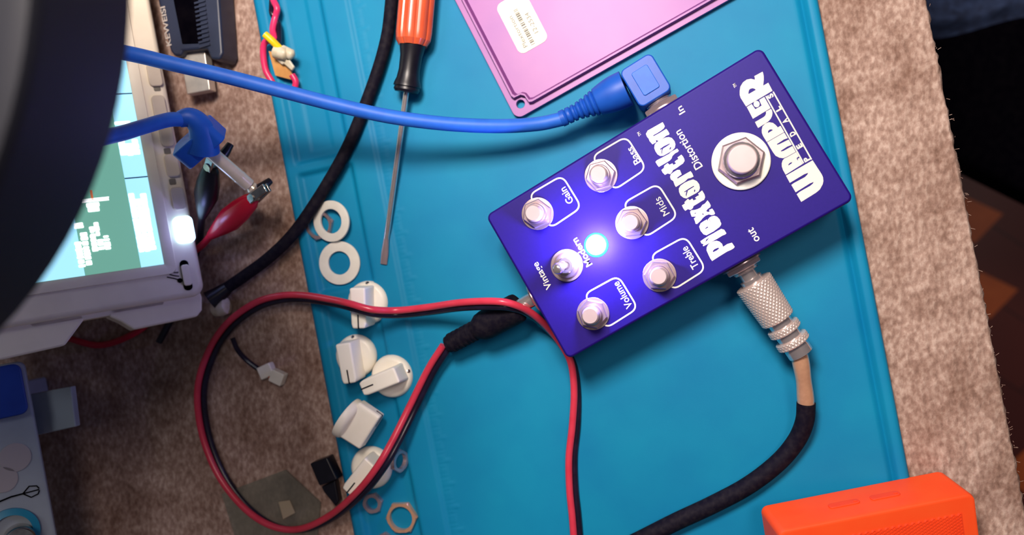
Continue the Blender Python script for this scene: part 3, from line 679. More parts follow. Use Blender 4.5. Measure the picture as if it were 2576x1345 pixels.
# ------------------------------------------------------------------ screwdriver
sd = empty('screwdriver', U(1000, 400, MZ), 'screwdriver with an orange fluted handle, black collar and long steel blade on the mat', 'screwdriver')
h0 = U(1062, -160, 10.6); h1 = U(1039, 108, 10.6); hd_ = (h1 - h0).normalized()
ax3 = axis_frame(h0, hd_); hl = (h1 - h0).length
def flute(a): return 1 + 0.035 * math.cos(8 * a) - (0.05 if math.cos(8 * a) < -0.75 else 0)
build('handle', MB().lathe([(5.5, 0), (7.0, 1.5), (7.2, 4), (7.2, hl - 4), (6.9, hl - 1), (5.6, hl + 1.2)], ax3, 64, shape=flute), m_amber, sd, angle=20)
e1_ = U(1022, 232, 9.6); ax4 = axis_frame(h1, (e1_ - h1)); cl = (e1_ - h1).length
build('collar', MB().lathe([(5.2, 0.2), (5.0, 2), (4.4, 5), (4.2, cl * .55), (4.6, cl * .72), (5.3, cl * .82), (5.5, cl * .88), (5.0, cl * .9), (5.2, cl * .95), (4.6, cl), (1.6, cl + .2)], ax4, 36), m_bplast, sd, angle=35)
s0 = e1_ - (e1_ - h1).normalized() * 2; s1 = U(972, 600, 5.2); s2 = U(965, 664, 4.6)
build('shank', MB().tube([s0, s0 * .5 + s1 * .5, s1], 1.15, 20), m_chrome, sd)
ax5 = axis_frame(s1, (s2 - s1)); sl = (s2 - s1).length
bd_ = []
for (t, wx, wy) in ((0, 1.15, 1.15), (.25, 1.0, 1.35), (.6, .7, 1.6), (1, .35, 1.45)):
    bd_.append([ax5 @ Vector((wx * math.cos(a), wy * math.sin(a), t * sl)) for a in [2 * math.pi * k / 20 for k in range(20)]])
build('blade_tip', MB().loops(bd_), m_steel, sd)

# ------------------------------------------------------------------ white control knobs
G_KNOB = 'white pointer knobs in the mat pockets'
def knob(px, py, ang, z, label, tilt=None):
    """px,py: centre of the skirt; ang: pointer direction in degrees (world)"""
    c = U(px, py, z)
    M = Matrix.Translation(c) @ (tilt if tilt else Matrix.Identity(4)) @ Matrix.Rotation(math.radians(ang), 4, 'Z')
    root = empty('pointer_knob', c, label, 'knob', G_KNOB)
    skirt = [(7.9, 0.0), (8.7, 0.2), (8.9, 1.0), (8.6, 2.6), (7.8, 3.6), (6.4, 4.1)]
    bd = build('skirt', MB().lathe(skirt, M, 56), m_knob, root, angle=50)
    W0, W1 = 3.6, 3.1
    bar_ = [[(-7.2, -W0), (-6.4, -W0 - .2), (7.6, -W0), (9.4, -W0 + 0.9), (9.4, W0 - .9), (7.6, W0), (-6.4, W0 + .2), (-7.2, W0)],
            [(-6.6, -W1), (-5.9, -W1 - .2), (7.9, -W1), (9.8, -W1 + 0.5), (9.8, W1 - .5), (7.9, W1), (-5.9, W1 + .2), (-6.6, W1)]]
    mb = MB().loops([[M @ Vector((x, y, 2.2)) for x, y in bar_[0]], [M @ Vector((x, y, 13.0)) for x, y in bar_[1]]])
    build('pointer_bar', mb, m_knob, root, bevel=0.7, angle=40)
    mb = MB().box((0, 0, 0), (5.6, 0.55, 0.5)); mb.v = [M @ (v + Vector((7.0, 0, 12.9))) for v in mb.v]
    mb2 = MB().box((0, 0, 0), (0.5, 0.55, 3)); mb.add([M @ (v + Vector((9.65, 0, 11.4))) for v in mb2.v], mb2.f)
    build('index_line', mb, m_bplast, root, label='thin black index line')
    build('set_screw', MB().lathe([(0.6, 0), (0.75, .1), (0.75, .4), (.5, .5)], M @ Matrix.Translation((-7.9, 0.6, 3.1)) @ Matrix.Rotation(math.radians(-35), 4, 'Y'), 16), m_clip, root)
    return root
PKZ = 1.95
knob(930, 759, -88, PKZ, 'white pointer knob directly beneath the red lead, topmost of the five knobs')
knob(900, 893, -80, PKZ, 'white pointer knob touching the round-skirted one to its right, away from the red lead')
knob(990, 944, 203, 2.6, 'white pointer knob with a sharp dark index line, its skirt beside the red lead')
knob(938, 1173, 231, PKZ, 'white pointer knob lowest of the five, half covered by the red lead')
# the one on its side
ct = U(905, 1073, 10.5)
a1 = (U(955, 1105, 10.5) - U(880, 1050, 10.5)).normalized()
Z = a1; Xk = Vector((0.0, 0, 0)); Xk = Vector((-a1.y, a1.x, 0)).normalized(); Yk = Z.cross(Xk)
tm = Matrix((Xk, Yk, Z)).transposed().to_4x4()
c0 = ct - a1 * 7.5
pxy = c0
M0 = tm
def knob_at(c, tilt, label):
    global U
    _U = U; U = lambda *a: c
    r = knob(0, 0, 0, 0, label, tilt); U = _U; return r
knob_at(c0, M0, 'white knob lying on its side between the other pointer knobs')

# ------------------------------------------------------------------ nylon washers, nuts
def washer(name, c, ro, ri, th, m, label, cat, tilt=None, group=None):
    M = Matrix.Translation(c) @ (tilt or Matrix.Identity(4))
    o = build(name, MB().lathe([(ri, 0.1), (ri + .1, 0), (ro - .2, 0), (ro, .2), (ro, th - .2), (ro - .2, th), (ri + .1, th), (ri, th - .1)], M, 56, closed=True), m, angle=50)
    return tag(o, label, cat, group)
G_W = 'white nylon washers in the mat pocket'
washer('nylon_washer', U(836, 556, 4.2), 8.6, 5.1, 1.2, m_nylon, 'white nylon washer touching the black cable, tilted over a metal nut', 'washer', Matrix.Rotation(math.radians(-9), 4, 'Y') @ Matrix.Rotation(math.radians(4), 4, 'X'), G_W)
washer('nylon_washer', U(856, 661, 2.2), 9.1, 4.9, 1.2, m_nylon, 'white nylon washer lying flat next to the topmost pointer knob', 'washer', None, G_W)
def nut(px, py, z, rc, ri, th, rot, label, m=m_steel, tilt=None):
    M = Matrix.Translation(U(px, py, z)) @ (tilt or Matrix.Identity(4)) @ Matrix.Rotation(rot, 4, 'Z')
    seg = 48; rings = []
    for (kind, z_) in (('i', 0), ('o', 0), ('o', th * .75), ('o2', th), ('i', th)):
        ring = []
        for k in range(seg):
            a = 2 * math.pi * k / seg; r = ri if kind == 'i' else rc * hexs(1)(a) * (1 if kind == 'o' else 1)
            if kind == 'o2': r = min(rc * hexs(1)(a), rc * 0.9) * 0.99
            ring.append(M @ Vector((r * math.cos(a), r * math.sin(a), z_)))
        rings.append(ring)
    o = build('hex_nut', MB().loops(rings, closed=True), m, angle=25)
    return tag(o, label, 'nut', 'loose hex nuts on the mat')
nut(806, 566, 2.0, 6.6, 4.6, 1.9, .3, 'steel hex nut mostly hidden beneath the tilted nylon washer')
nut(940, 1263, 2.0, 4.6, 2.6, 2.0, .25, 'small steel hex nut just below the lowest pointer knob')
nut(1013, 1299, 2.0, 7.0, 4.9, 2.2, .1, 'large coppery hex nut near the bottom edge of the picture', m_copper)
nut(970, 1368, 2.0, 5.5, 3.6, 2.0, .5, 'steel hex nut cut by the bottom edge of the picture')
o = nut(1001, 1158, 6.6, 5.0, 3.2, 1.8, .5, 'steel hex nut leaning against the skirt of the lowest pointer knob', m_steel, Matrix.Rotation(math.radians(68), 4, 'Y'))

# ------------------------------------------------------------------ orange speaker
s_ = 0.824
import_pts = [Vector(p) for p in ((31.196, -118.749, -53.157), (110.825, -102.513, -70.027), (36.918, -121.713, -29.002), (33.175, -130.431, -55.059))]
cc = Vector((0, 0, CAMZ))
pa_, pb_, pd_, pe_ = [cc + (p - cc) * s_ for p in import_pts]
ex = (pb_ - pa_).normalized(); ez = (pd_ - pa_).normalized(); ey = -ez.cross(ex) * -1
ey = (pa_ - pe_).normalized(); sw_ = (pb_ - pa_).length; sd_ = (pd_ - pa_).length; sh_ = 52.0
SM = Matrix((ex, ey, ez)).transposed().to_4x4(); SM.translation = pa_
spk = empty('bluetooth_speaker', SM @ Vector((sw_ / 2, -sh_ / 2, 0)), 'bright orange box speaker with a fine grille, tilted on the mat edge in the corner', 'speaker')
rg = []
for (ins, z) in ((1.2, 0), (.3, .4), (0, 1.5), (0, sd_ - 1.5), (.3, sd_ - .4), (1.2, sd_)):
    rg.append([SM @ Vector((x, y, z)) for x, y in rrect(sw_ - 2 * ins, sh_ - 2 * ins, 2.6 - ins * .5, 8, sw_ / 2, -sh_ / 2)])
body = build('body', MB().loops(rg), m_orange, spk, angle=50)
# perforated grille: raised sheet with rows of pits
gm = MB(); st_ = 1.15; g0x, g1x, g0y, g1y = 3.6, sw_ - 3.4, -sh_ + 3, -4.6
nx = int((g1x - g0x) / st_ * 2); ny = int((g1y - g0y) / st_ * 2)
for i in range(nx + 1):
    for j in range(ny + 1):
        x = g0x + i * st_ / 2; y = g0y + j * st_ / 2
        d_ = min(i, j, nx - i, ny - j)
        pit = 0.95 if (i % 2 == 0 and (j + (i // 2) % 2) % 2 == 0) else 0.0
        gm.v.append(SM @ Vector((x, y, sd_ + (0.35 if d_ > 2 else -0.2) - (pit if d_ > 2 else 0))))
gm.f = [(i * (ny + 1) + j, (i + 1) * (ny + 1) + j, (i + 1) * (ny + 1) + j + 1, i * (ny + 1) + j + 1) for i in range(nx) for j in range(ny)]
build('grille', gm, m_grill, spk, angle=180)
for (x0, x1) in ((21.5, 32.5), (36.5, 47.0)):   # recessed-look button bars on the edge strip
    Mb = SM @ Matrix.Translation(((x0 + x1) / 2, -0.05, sd_ * .52)) @ Matrix.Rotation(-math.pi / 2, 4, 'X')
    bb = build('button', MB().prism(rrect(x1 - x0, 3.2, 1.2), 0, .45, Mb), m_grill, spk, bevel=0.2)
    build('button_mark', MB().lathe([(.7, .42), (.7, .6), (.5, .65)], Mb @ Matrix.Translation(((x1 - x0) / 2 - 1.3, 0, 0)), 16), m_bplast if False else MATS['speaker grille'], bb)

# ------------------------------------------------------------------ oscilloscope-like bench instrument
TAU = math.radians(45)
E1 = VD; BK = -UD
E2 = BK * math.sin(TAU) + Vector((0, 0, math.cos(TAU))); EN = -BK * math.cos(TAU) + Vector((0, 0, math.sin(TAU)))
SO = U(512, 738, 20)
SF = Matrix((E1, E2, EN)).transposed().to_4x4(); SF.translation = SO; SFI = SF.inverted()
def sl_(px, py): q = SFI @ UP(px, py, SO, EN); return q.x, q.y
osc = empty('oscilloscope', SO - Vector((0, 0, 20)) + E1 * 70, 'white bench oscilloscope with a lit teal screen, standing tilted at the desk rear', 'oscilloscope')
OW, OH, OD = 175, 92, 18
rg = []
for (ins, z) in ((2, -OD), (0.6, -OD + 1), (0.4, -9), (0, -8.4), (0, -2.4), (.8, -.8), (2.4, 0)):
    rg.append([SF @ Vector((x, y, z)) for x, y in rrect(OW - 2 * ins, OH - 2 * ins, 5 - ins * .4, 8, OW / 2 - .5, OH / 2 - 1)])
cas = build('case', MB().loops(rg), m_white, osc, angle=40)
# rear box and feet reaching the desk
rb = MB(); zr = -OD
vs = []
for x in (6, OW - 8):
    lowb = SF @ Vector((x, 8, zr)); topb = SF @ Vector((x, OH - 8, zr))
    vs += [lowb, topb, Vector((topb.x, topb.y, 30)) + BK * 45 + Vector((0, 0, 30)), Vector((lowb.x, lowb.y, 8)) + BK * 75]
rb.add(vs, [(0, 1, 2, 3), (4, 5, 6, 7), (0, 1, 5, 4), (1, 2, 6, 5), (2, 3, 7, 6), (3, 0, 4, 7)])
build('rear_housing', rb, m_white, osc, bevel=2)
for x in (34, OW - 30):
    f0 = SF @ Vector((x, 9, -8)); mb = MB()
    mb.add([f0 + E1 * sx_ + BK * b_ + Vector((0, 0, dz - 0)) for sx_ in (-9, 9) for (b_, dz) in ((-2, 2), (22, 12), (26, -f0.z + .2), (2, -f0.z + .2))],
           [(0, 1, 2, 3), (4, 5, 6, 7), (0, 1, 5, 4), (1, 2, 6, 5), (2, 3, 7, 6), (3, 0, 4, 7)])
    build('foot', mb, m_white, osc, bevel=1.2)
def side_block(pts):
    q = [sl_(x, y) for x, y in pts]; mb = MB().loops([[SF @ Vector((a, b, -15)) for a, b in q], [SF @ Vector((a, b, -3.2)) for a, b in q]]); build('side_bumper', mb, m_white, osc, bevel=.8)
side_block([(505, 725), (513, 745), (513, 778), (500, 795), (340, 828), (308, 808), (277, 795), (277, 770)])
side_block([(214, 780), (214, 802), (165, 868), (130, 876), (0, 905), (-60, 880), (-60, 800)])
side_block([(420, 745), (420, 768), (85, 826), (60, 812)])
# recessed bezel and screen
cx0, cy0 = sl_(410, 662); cx0 -= .4; cy0 -= .3
SW, SHt = 118, 66
bz = MB(); 
def rr_at(x0, y0, w_, h_, r, z): return [SF @ Vector((x, y, z)) for x, y in rrect(w_, h_, r, 6, x0 + w_ / 2, y0 + h_ / 2)]
bz.loops([rr_at(cx0 - 4.5, cy0 - 4.5, SW + 9, SHt + 9, 3, 0.02), rr_at(cx0 - 4.2, cy0 - 4.2, SW + 8.4, SHt + 8.4, 3, 0.9), rr_at(cx0 - 1.8, cy0 - 1.8, SW + 3.6, SHt + 3.6, 1, 0.9), rr_at(cx0 - .2, cy0 - .2, SW + .4, SHt + .4, .3, 0.1)], cap=False)
build('screen_bezel', bz, m_white, osc, angle=30)
scr = build('screen', MB().add(rr_at(cx0, cy0, SW, SHt, .2, .15), [tuple(range(28))]), m_scr, osc, label='lit teal display panel')
def srect(name, x0, y0, x1, y1, m, z=.22): return build(name, MB().add([SF @ Vector((a, b, z)) for a, b in ((x0, y0), (x1, y0), (x1, y1), (x0, y1))], [(0, 1, 2, 3)]), m, scr)
srect('menu_strip', cx0, cy0, cx0 + SW, cy0 + 8.6, m_scrb)
lx0 = sl_(204, 640)[1]
srect('side_panel', cx0, lx0, cx0 + 30, cy0 + SHt, m_scrb)
srect('menu_divider', sl_(300, 452)[0], cy0, sl_(300, 452)[0] + .5, cy0 + 8.6, m_scrk, .26)
srect('menu_divider', sl_(300, 238)[0], cy0, sl_(300, 238)[0] + .5, cy0 + 8.6, m_scrk, .26)
random.seed(5)
def textblob(name, px, py, ln, wd, rows, z=.3):
    """overexposed lettering: rows of small white marks running along the screen's width"""
    a, b = sl_(px, py); a0, a1_, b0 = a - ln / 2, a + ln / 2, b - wd / 2; mb = MB(); rh = wd / rows
    for r in range(rows):
        x = a0 + random.uniform(0, .6); end = a1_ - random.uniform(0, .25) * ln * (r % 2)
        while x < end - .5:
            w_ = random.uniform(.9, 2.0); y = b0 + r * rh; h_ = rh * random.uniform(.85, 1.08)
            mb.add([SF @ Vector((p, q, z)) for p, q in rrect(w_, h_, .35, 2, x + w_ / 2, y + rh * .5)], [tuple(range(12))]); x += w_ + random.choice((-.1, .08, .3))
            z += .0004
    build(name, mb, m_scrw, scr)
for args in ((358, 560, 23.5, 6.6, 3), (325, 371, 7, 7.4, 3), (307, 309, 2.2, 6, 1), (208, 627, 14, 5, 2), (238, 580, 5.2, 3.6, 2), (253, 612, 6.2, 6.8, 3), (235, 525, 2.4, 4.6, 1), (198, 570, 2.0, 3.6, 1)):
    textblob('screen_text', *args)
srect('trace_mark', sl_(232, 508)[0], sl_(275, 508)[1], sl_(232, 508)[0] + 1.0, sl_(205, 508)[1], m_scrw)
srect('trace_mark', sl_(232, 501)[0], sl_(275, 501)[1], sl_(232, 501)[0] + .4, sl_(205, 501)[1], m_scrw)
srect('trigger_mark', sl_(228, 478)[0] - 4, sl_(233, 488)[1] , sl_(228, 478)[0] , sl_(225, 478)[1], m_scrr)
# soft keys, lit key, usb slot
for (x, y, sp) in ((447, 500, 0), (432, 417, 1), (418, 341, 1), (400, 270, 1), (388, 190, 1)):
    a, b = sl_(x, y); build('soft_key', MB().prism(rrect(9.5, 5.2, 1.6, 5, a, b), 0, 1.5, SF), m_btn, osc, bevel=.4)
for (x, y) in ((434, 457), (421, 380), (395, 222)):
    a, b = sl_(x, y); build('key_marker', MB().prism(rrect(2.4, 2.6, .5, 4, a, b), 0, .25, SF), mat('grey key marker', (120, 112, 100), .6) if 'grey key marker' not in MATS else MATS['grey key marker'], osc)
a, b = sl_(462, 578); pk = build('power_key', MB().prism(rrect(11.0, 7.6, 2.2, 5, a, b), 0, 1.8, SF), m_key, osc, bevel=.5, label='brightly lit blue-white key')
ll = bpy.data.lights.new('key_light', 'POINT'); ll.energy = 0.0035; ll.color = (0.35, 0.4, 1.0); ll.shadow_soft_size = 3 * S
lo = bpy.data.objects.new('key_light', ll); COL.objects.link(lo); lo.location = (SF @ Vector((a, b, 9))) * S
a, b = sl_(468, 692); sl = build('usb_slot', MB().prism(rrect(12.5, 3.4, 1.6, 5, a, b), 0, .3, SF), m_dark, osc)
build('slot_cover', MB().prism(rrect(8.6, 3.2, 1.0, 5, a, b), .3, 1.3, SF), m_white, sl, bevel=.3)
a, b = sl_(437, 694); mb = MB()
for k in range(3):
    mb.tube([SF @ Vector((a - 2 + k * 1.6, b - 2, .15)), SF @ Vector((a - 1 + k * 1.2, b, .15)), SF @ Vector((a + k, b + 2.6 - k, .15))], .22, 6)
mb.lathe([(1.0, .1), (1.0, .3)], SF @ Matrix.Translation((a - 2.2, b - 2.0, 0)), 12)
build('printed_symbol', mb, m_dark, osc)

# ------------------------------------------------------------------ second instrument at lower left
GO = U(62, 905, 48)
GF = Matrix((E1, E2, EN)).transposed().to_4x4(); GF.translation = GO; GFI = GF.inverted()
def gl(px, py): q = GFI @ UP(px, py, GO, EN); return q.x, q.y
gen = empty('signal_generator', Vector((GO.x, GO.y, 0)) - E1 * 50, 'white bench instrument with round printed terminals and a teal ring, cut by the left edge', 'bench instrument')
rg = []
for (ins, z) in ((3, -46), (0, -44), (0, -1.6), (.5, -.5), (1.6, 0)):
    rg.append([GF @ Vector((x, y, z)) for x, y in rrect(150 - 2 * ins, 80 - 2 * ins, 3, 6, -75, 40)])
build('case', MB().loops(rg), m_gen, gen, angle=40)
for x in (-20, -125):
    f0 = GF @ Vector((x, 30, -40)); mb = MB(); mb.box((f0.x, f0.y, f0.z / 2), (22, 30, abs(f0.z)), Matrix.Rotation(MA, 3, 'Z')); build('foot', mb, m_gen, gen, bevel=1)
a, b = gl(10, 985); build('blue_button', MB().prism(rrect(20, 14, 3, 6, a, b), 0, 2, GF), m_bluebtn, gen, bevel=.6, label='dark blue rounded button')
m_pr = mat('mauve grey print', (158, 150, 152), .6)
for (x, y, r) in ((38, 1150, 5.5), (8, 1205, 5.0)):
    a, b = gl(x, y); build('printed_disc', MB().lathe([(r, .1), (r, .3), (r - .3, .4)], GF @ Matrix.Translation((a, b, 0)), 32), m_pr, gen)
a, b = gl(50, 1243); mb = MB()
P0 = [(-1, 9), (0, 3), (0, -1)]
mb.tube([GF @ Vector((a + p, b + q, .2)) for p, q in P0], .35, 6)
for s in (-1, 0, 1): mb.tube([GF @ Vector((a + p * s, b + q, .2)) for p, q in ((0, -1), (2.2, -3.5), (1.6, -6), (0.4, -6.6))] if s else [GF @ Vector((a, b - 1, .2)), GF @ Vector((a, b - 6.6, .2))], .25, 6)
build('printed_symbol', mb, m_dark, gen)
a, b = gl(30, 1340); tk = build('teal_ring', MB().lathe([(7, 0), (9.5, 0), (9.5, 2), (7, 2.5)], GF @ Matrix.Translation((a, b, 0)), 40, closed=True), m_teal, gen, label='teal collar ring')
a, b = gl(48, 1352); build('terminal_post', MB().lathe([(5.5, 0), (5.5, 9), (4.8, 10), (2, 10)], GF @ Matrix.Translation((a, b, 0)), 32), m_clip, gen)
# white tab (card) sticking out
Q = [U(70, 992, 40), U(178, 972, 40), U(190, 1073, 40), U(60, 1102, 40)]
mb = MB(); mb.add([q + Vector((0, 0, dz)) for dz in (0, -3) for q in Q], [(0, 1, 2, 3), (4, 5, 6, 7), (0, 1, 5, 4), (1, 2, 6, 5), (2, 3, 7, 6), (3, 0, 4, 7)])
build('side_tab', mb, m_gen, gen, bevel=.5, label='square grey-white tab projecting from the case')

# ------------------------------------------------------------------ lamp head
LC = Vector((-177.3, 44.8, 0)); LR = 82.2
lamp = empty('bench_lamp', (LC.x, LC.y, 198), 'large round black lamp head hanging close over the instruments, out of focus', 'lamp')
Mz = Matrix.Translation((LC.x, LC.y, 0))
build('lamp_head', MB().lathe([(LR - 6, 198), (LR - 1, 198.4), (LR, 200), (LR, 219), (LR - 1, 221), (LR - 4, 222)], Mz, 96), m_lampb, lamp, angle=40)
build('lamp_cap', MB().lathe([(LR - 8, 222), (LR - 9, 224.5), (LR - 16, 226)], Mz, 96), m_lampcap, lamp, angle=40, label='grey-brown lit top cover')
mb = MB(); mb.tube([(LC.x - 20, LC.y, 225), (LC.x - 60, LC.y + 40, 240), (LC.x - 180, LC.y + 120, 200), (LC.x - 300, LC.y + 160, 60), (LC.x - 320, LC.y + 165, 0.5)], 7, 16); build('lamp_arm', mb, m_lampb, lamp)

# ------------------------------------------------------------------ crocodile clips
def croc(name, jaw, tail, mboot, label, wire, wire_m):
    j, t = U(*jaw), U(*tail); root = empty(name, Vector((j.x, j.y, min(j.z, t.z) - 5)), label, 'clip'); d = (t - j).normalized(); L = (t - j).length
    fr_ = axis_frame(j, d)
    ring = []
    for (tt, wx, wy) in ((.0, 2.0, 2.2), (.08, 3.0, 3.6), (.3, 4.0, 4.8), (.55, 4.2, 5.2), (.75, 3.2, 3.9), (1, 1.7, 1.9)):
        ring.append([fr_ @ Vector((wx * math.cos(a), wy * math.sin(a), tt * L)) for a in [2 * math.pi * k / 24 for k in range(24)]])
    build('insulating_boot', MB().loops(ring), mboot, root, angle=60)
    for s in (-1, 1):
        mb = MB(); mb.box(fr_ @ Vector((s * 1.5, 0, -3.6)), (1.1, 3.6, 9.5), fr_.to_3x3() @ Matrix.Rotation(s * .12, 3, 'Y')); build('jaw', mb, m_clip, root, bevel=.3)
    build('rivet', MB().lathe([(1.6, -2.8), (1.6, 2.8)], fr_ @ Matrix.Translation((0, 0, -.5)) @ Matrix.Rotation(math.pi / 2, 4, 'Y'), 16), m_clip, root)
    build('lead_wire', MB().tube(pxpath(wire, 8), 1.5, 12), wire_m, root)
croc('alligator_clip', (640, 498, 24), (530, 592, 15), m_redb, 'red booted crocodile clip gripping the tip of the blue cable plug', [(530, 592, 15), (510, 615, 10), (480, 640, 5), (430, 700, 2.5), (380, 800, 2), (330, 842, 2), (250, 868, 2), (170, 850, 2)], m_redb)
croc('alligator_clip', (532, 418, 32), (508, 545, 18), m_bplast, 'black booted crocodile clip gripping the sleeve of the blue cable plug', [(508, 545, 18), (505, 580, 10), (500, 620, 4), (475, 680, 2.5), (440, 780, 2), (400, 860, 2)], m_bplast)
for i, (x, y, z, x2, y2) in enumerate(((583, 362, 24, 560, 400), (680, 456, 16, 640, 478))):
    pass
sp = MB(); sp.tube([U(556, 398, 28), U(570, 378, 27), U(580, 362, 26)], 1, 12, rfun=lambda t: 2.2 - .8 * t); 
e_ = build('probe_hook', sp, m_bplast); tag(e_, 'short black plastic hook tip beside the sleeve of the clipped plug', 'hook tip')
sp = MB(); sp.tube([U(648, 478, 24), U(665, 466, 22), U(680, 454, 20)], 1, 12, rfun=lambda t: 2.2 - .8 * t)
e_ = build('probe_hook', sp, m_bplast); tag(e_, 'short black plastic hook tip beyond the jaws of the red clip', 'hook tip')

# ------------------------------------------------------------------ usb meter, upper left
um = empty('usb_meter', U(480, 60, 0), 'dark blue translucent USB meter with a dark display, beside the white oscilloscope', 'USB meter')
def pxprism(name, pts, z0, z1, m, parent, bevel=.5, label=None):
    q = [U(x, y, z1) for x, y in pts]; mb = MB().loops([[Vector((p.x, p.y, z0)) for p in q], [Vector((p.x, p.y, z1)) for p in q]]); return build(name, mb, m, parent, bevel=bevel, label=label)
ub = pxprism('housing', [(380, -80), (399, 10), (428, 128), (437, 140), (455, 140), (458, 128), (520, 122), (530, 148), (552, 150), (560, 132), (545, -80)], .5, 13, m_smoke, um, 1.0)
pxprism('display', [(424, -70), (438, 10), (458, 110), (508, 108), (490, -70)], 12.9, 13.5, m_dark, um, .2, label='dark display window')
rb_ = MB()
for k in range(16):
    p = U(497 + 1.2 * k, -50 + 11 * k, 13.3); rb_.box(p, (5, .8, .8), Matrix.Rotation(math.radians(11), 3, 'Z'))
build('ridged_grip', rb_, MATS['smoky blue plastic'], um)
mb = MB(); Mk = frame(U(417, 66, 13.15), (U(406, 12, 13.15) - U(424, 118, 13.15)).normalized()); put_text(mb, 'KEWEISI', Mk, 16.8, 2.2, .02); build('brand_lettering', mb, m_lgrey, ub)
pxprism('usb_plug', [(452, 134), (514, 122), (528, 226), (470, 237)], 4, 9, m_usb, um, .4, label='flat pale metal USB plug')

# ------------------------------------------------------------------ tiny circuit with wires on the mat corner
ca = empty('wired_circuit', U(700, 160, 4), 'tiny tan circuit board with pink, black and yellow wires at the mat corner', 'circuit board')
Qb = [(675, 128, 9), (722, 138, 7), (738, 202, 6.2), (692, 190, 6.2)]
mb = MB(); q = [U(*p) for p in Qb]; mb.add([p + Vector((0, 0, dz)) for dz in (0, -1.4) for p in q], [(0, 1, 2, 3), (4, 5, 6, 7), (0, 1, 5, 4), (1, 2, 6, 5), (2, 3, 7, 6), (3, 0, 4, 7)]); build('board', mb, m_pcb, ca, bevel=.2)
for (x, y, z, r, d_) in ((705, 133, 11, 2.6, (1, -.25, 0)), (722, 132, 10, 2.2, (1, -.5, 0))):
    build('capacitor', MB().lathe([(r * .4, -3.4), (r, -2.4), (r, 2.4), (r * .4, 3.4)], axis_frame(U(x, y, z), d_), 20), m_solder, ca, angle=60)
for (x, y) in ((706, 148), (730, 163)):
    mb = MB(); p = U(x, y, 9.5); mb.loops([[p + Vector((a * .5, -b, c)) for a, b, c in ((-7, -1, 0), (0, -2, 1), (7 if x < 720 else 4, 1, .5), (1, 2.4, 0))], [p + Vector((a * .5, -b, c - 1.6)) for a, b, c in ((-7, -1, 0), (0, -2, 1), (7 if x < 720 else 4, 1, .5), (1, 2.4, 0))]]); build('solder_joint', mb, m_solder, ca, bevel=.5, label='pale solder lump')
build('yellow_wire', MB().tube(pxpath([(666, 86, 14), (685, 103, 13), (706, 124, 11)], 6), 1.5, 12), m_yellow, ca, label='short yellow wire')
build('pink_wire', MB().tube(pxpath([(678, -40, 6), (688, 0, 7), (697, 22, 7.5), (692, 45, 7), (686, 75, 8), (690, 100, 9), (668, 105, 9), (662, 130, 8), (668, 175, 7), (684, 205, 6.2), (692, 222, 6)], 8), 1.35, 12), m_pink, ca, label='pink wire looping round the board')
build('pink_wire', MB().tube(pxpath([(735, 188, 7), (744, 205, 6.5), (741, 225, 6.2), (738, 235, 6)], 8), 1.35, 12), m_pink, ca, label='pink wire below the board')
build('black_wire', MB().tube(pxpath([(686, -40, 5.6), (684, 10, 5.8), (685, 35, 7), (700, 60, 6), (702, 95, 8), (700, 110, 9)], 8), 1.2, 12), m_wblack, ca, label='thin black wire')

# ------------------------------------------------------------------ small plugs on the carpet
jc = empty('wire_connector', U(685, 940, 0), 'small white crimp connector on a thin black wire inside the red loop', 'connector')
build('lead_wire', MB().tube(pxpath([(585, 850, 1.4), (598, 880, 1.4), (620, 905, 1.4), (650, 928, 2.2)], 8), 1.1, 10), m_wblack, jc)
for (x, y, w_, l_, a) in ((672, 932, 5.5, 6.5, 25), (700, 948, 5.5, 6.0, -22)):
    mb = MB(); mb.box(U(x, y, 2.6), (l_, w_, 4.2), Matrix.Rotation(math.radians(a), 3, 'Z')); hs = build('plug_housing', mb, m_nylon, jc, bevel=.5)
mb = MB(); mb.box(U(687, 948, 3), (3, 3, 3), Matrix.Rotation(.4, 3, 'Z')); build('red_insert', mb, mat('dull orange plastic', (190, 110, 84), .6), jc, bevel=.3, label='dull orange insert')
bc_ = empty('header_connector', U(815, 1200, 0), 'black rectangular plug with a short tapering tail, lying on the carpet by the mat', 'connector')
pxprism('housing', [(779, 1166), (822, 1150), (848, 1206), (803, 1222)], .3, 7, m_bplast, bc_, .6)
pxprism('tail', [(808, 1224), (842, 1208), (852, 1262), (844, 1274), (830, 1256), (815, 1238)], .3, 4.5, m_bplast, bc_, .5)
bgp = [U(x, y, .8) for x, y in ((560, 1240), (720, 1180), (808, 1262), (800, 1350), (600, 1370))]
cp = empty('plastic_sachet', bgp[1] - Vector((0, 0, .8)), 'hazy clear plastic packet with a small pale square inside, under the red lead', 'packet')
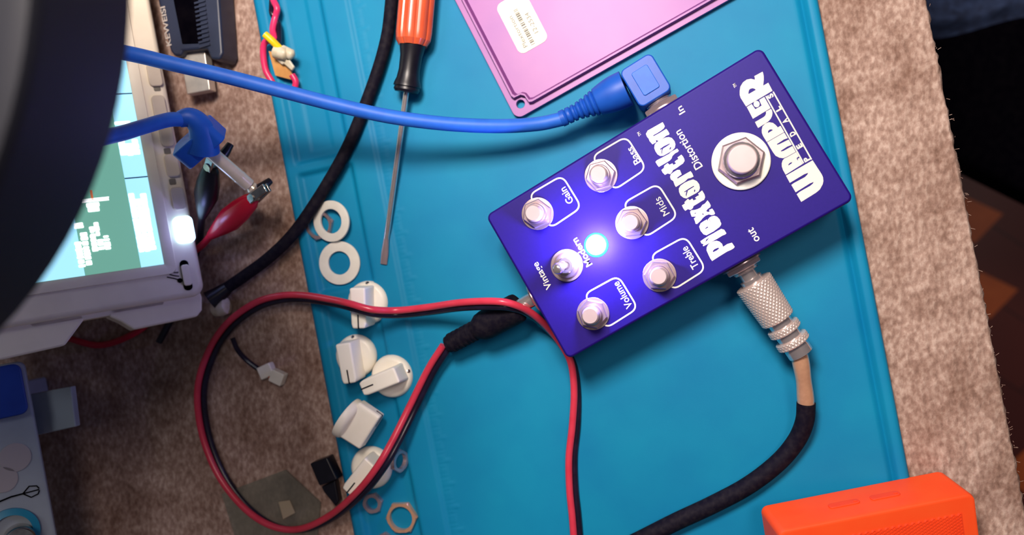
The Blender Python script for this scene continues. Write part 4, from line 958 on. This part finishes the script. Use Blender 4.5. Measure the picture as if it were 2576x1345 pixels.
mb = MB(); mb.add(bgp + [p + Vector((0, 0, 1.0)) for p in bgp], [(0, 1, 2, 3, 4), (5, 6, 7, 8, 9)] + [(i, (i + 1) % 5, 5 + (i + 1) % 5, 5 + i) for i in range(5)]); build('packet_film', mb, m_bag, cp)
pxprism('pale_square', [(700, 1262), (728, 1258), (742, 1290), (712, 1306)], 1.9, 2.6, mat('pale card', (176, 160, 134), .7), cp, .2)

# ------------------------------------------------------------------ dark seat with blue cloth, below the desk edge
st = empty('stool', (300, 120, -750), 'near-black padded stool beside the desk edge', 'stool')
sc_ = U(2480, 130, -300); st.location = Vector((sc_.x, sc_.y, -750)) * S
build('seat', MB().prism(rrect(200, 170, 25, 8), -50, 0, Matrix.Translation((sc_.x + 15, sc_.y + 5, -290)) @ Matrix.Rotation(-.5, 4, 'Z')), m_dark, st, bevel=8)  # near-black seat, sized to fill the black area beside the desk
for a in range(4):
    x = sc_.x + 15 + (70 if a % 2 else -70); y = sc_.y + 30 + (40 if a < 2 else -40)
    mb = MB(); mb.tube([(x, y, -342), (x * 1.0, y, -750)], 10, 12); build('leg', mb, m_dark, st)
cl = MB(); nx_, ny_ = 60, 40
hh = vnoise((nx_ + 1, ny_ + 1), 7, 9, 21) * 26 + vnoise((nx_ + 1, ny_ + 1), 4, 4, 22) * 9
cxy = U(2500, -10, -270)
for i in range(nx_ + 1):
    for j in range(ny_ + 1):
        x = (i / nx_ - .5); y = (j / ny_ - .5); e_d = min(.5 - abs(x), .5 - abs(y)) * 8
        cl.v.append(Vector((cxy.x + x * 190, cxy.y + 22 + y * 75 + 6 * math.sin(x * 9), -289.5 + float(hh[i, j]) * float(smooth(e_d)) + .4)))
nb = len(cl.v)
cl.f = [(i * (ny_ + 1) + j, (i + 1) * (ny_ + 1) + j, (i + 1) * (ny_ + 1) + j + 1, i * (ny_ + 1) + j + 1) for i in range(nx_) for j in range(ny_)]
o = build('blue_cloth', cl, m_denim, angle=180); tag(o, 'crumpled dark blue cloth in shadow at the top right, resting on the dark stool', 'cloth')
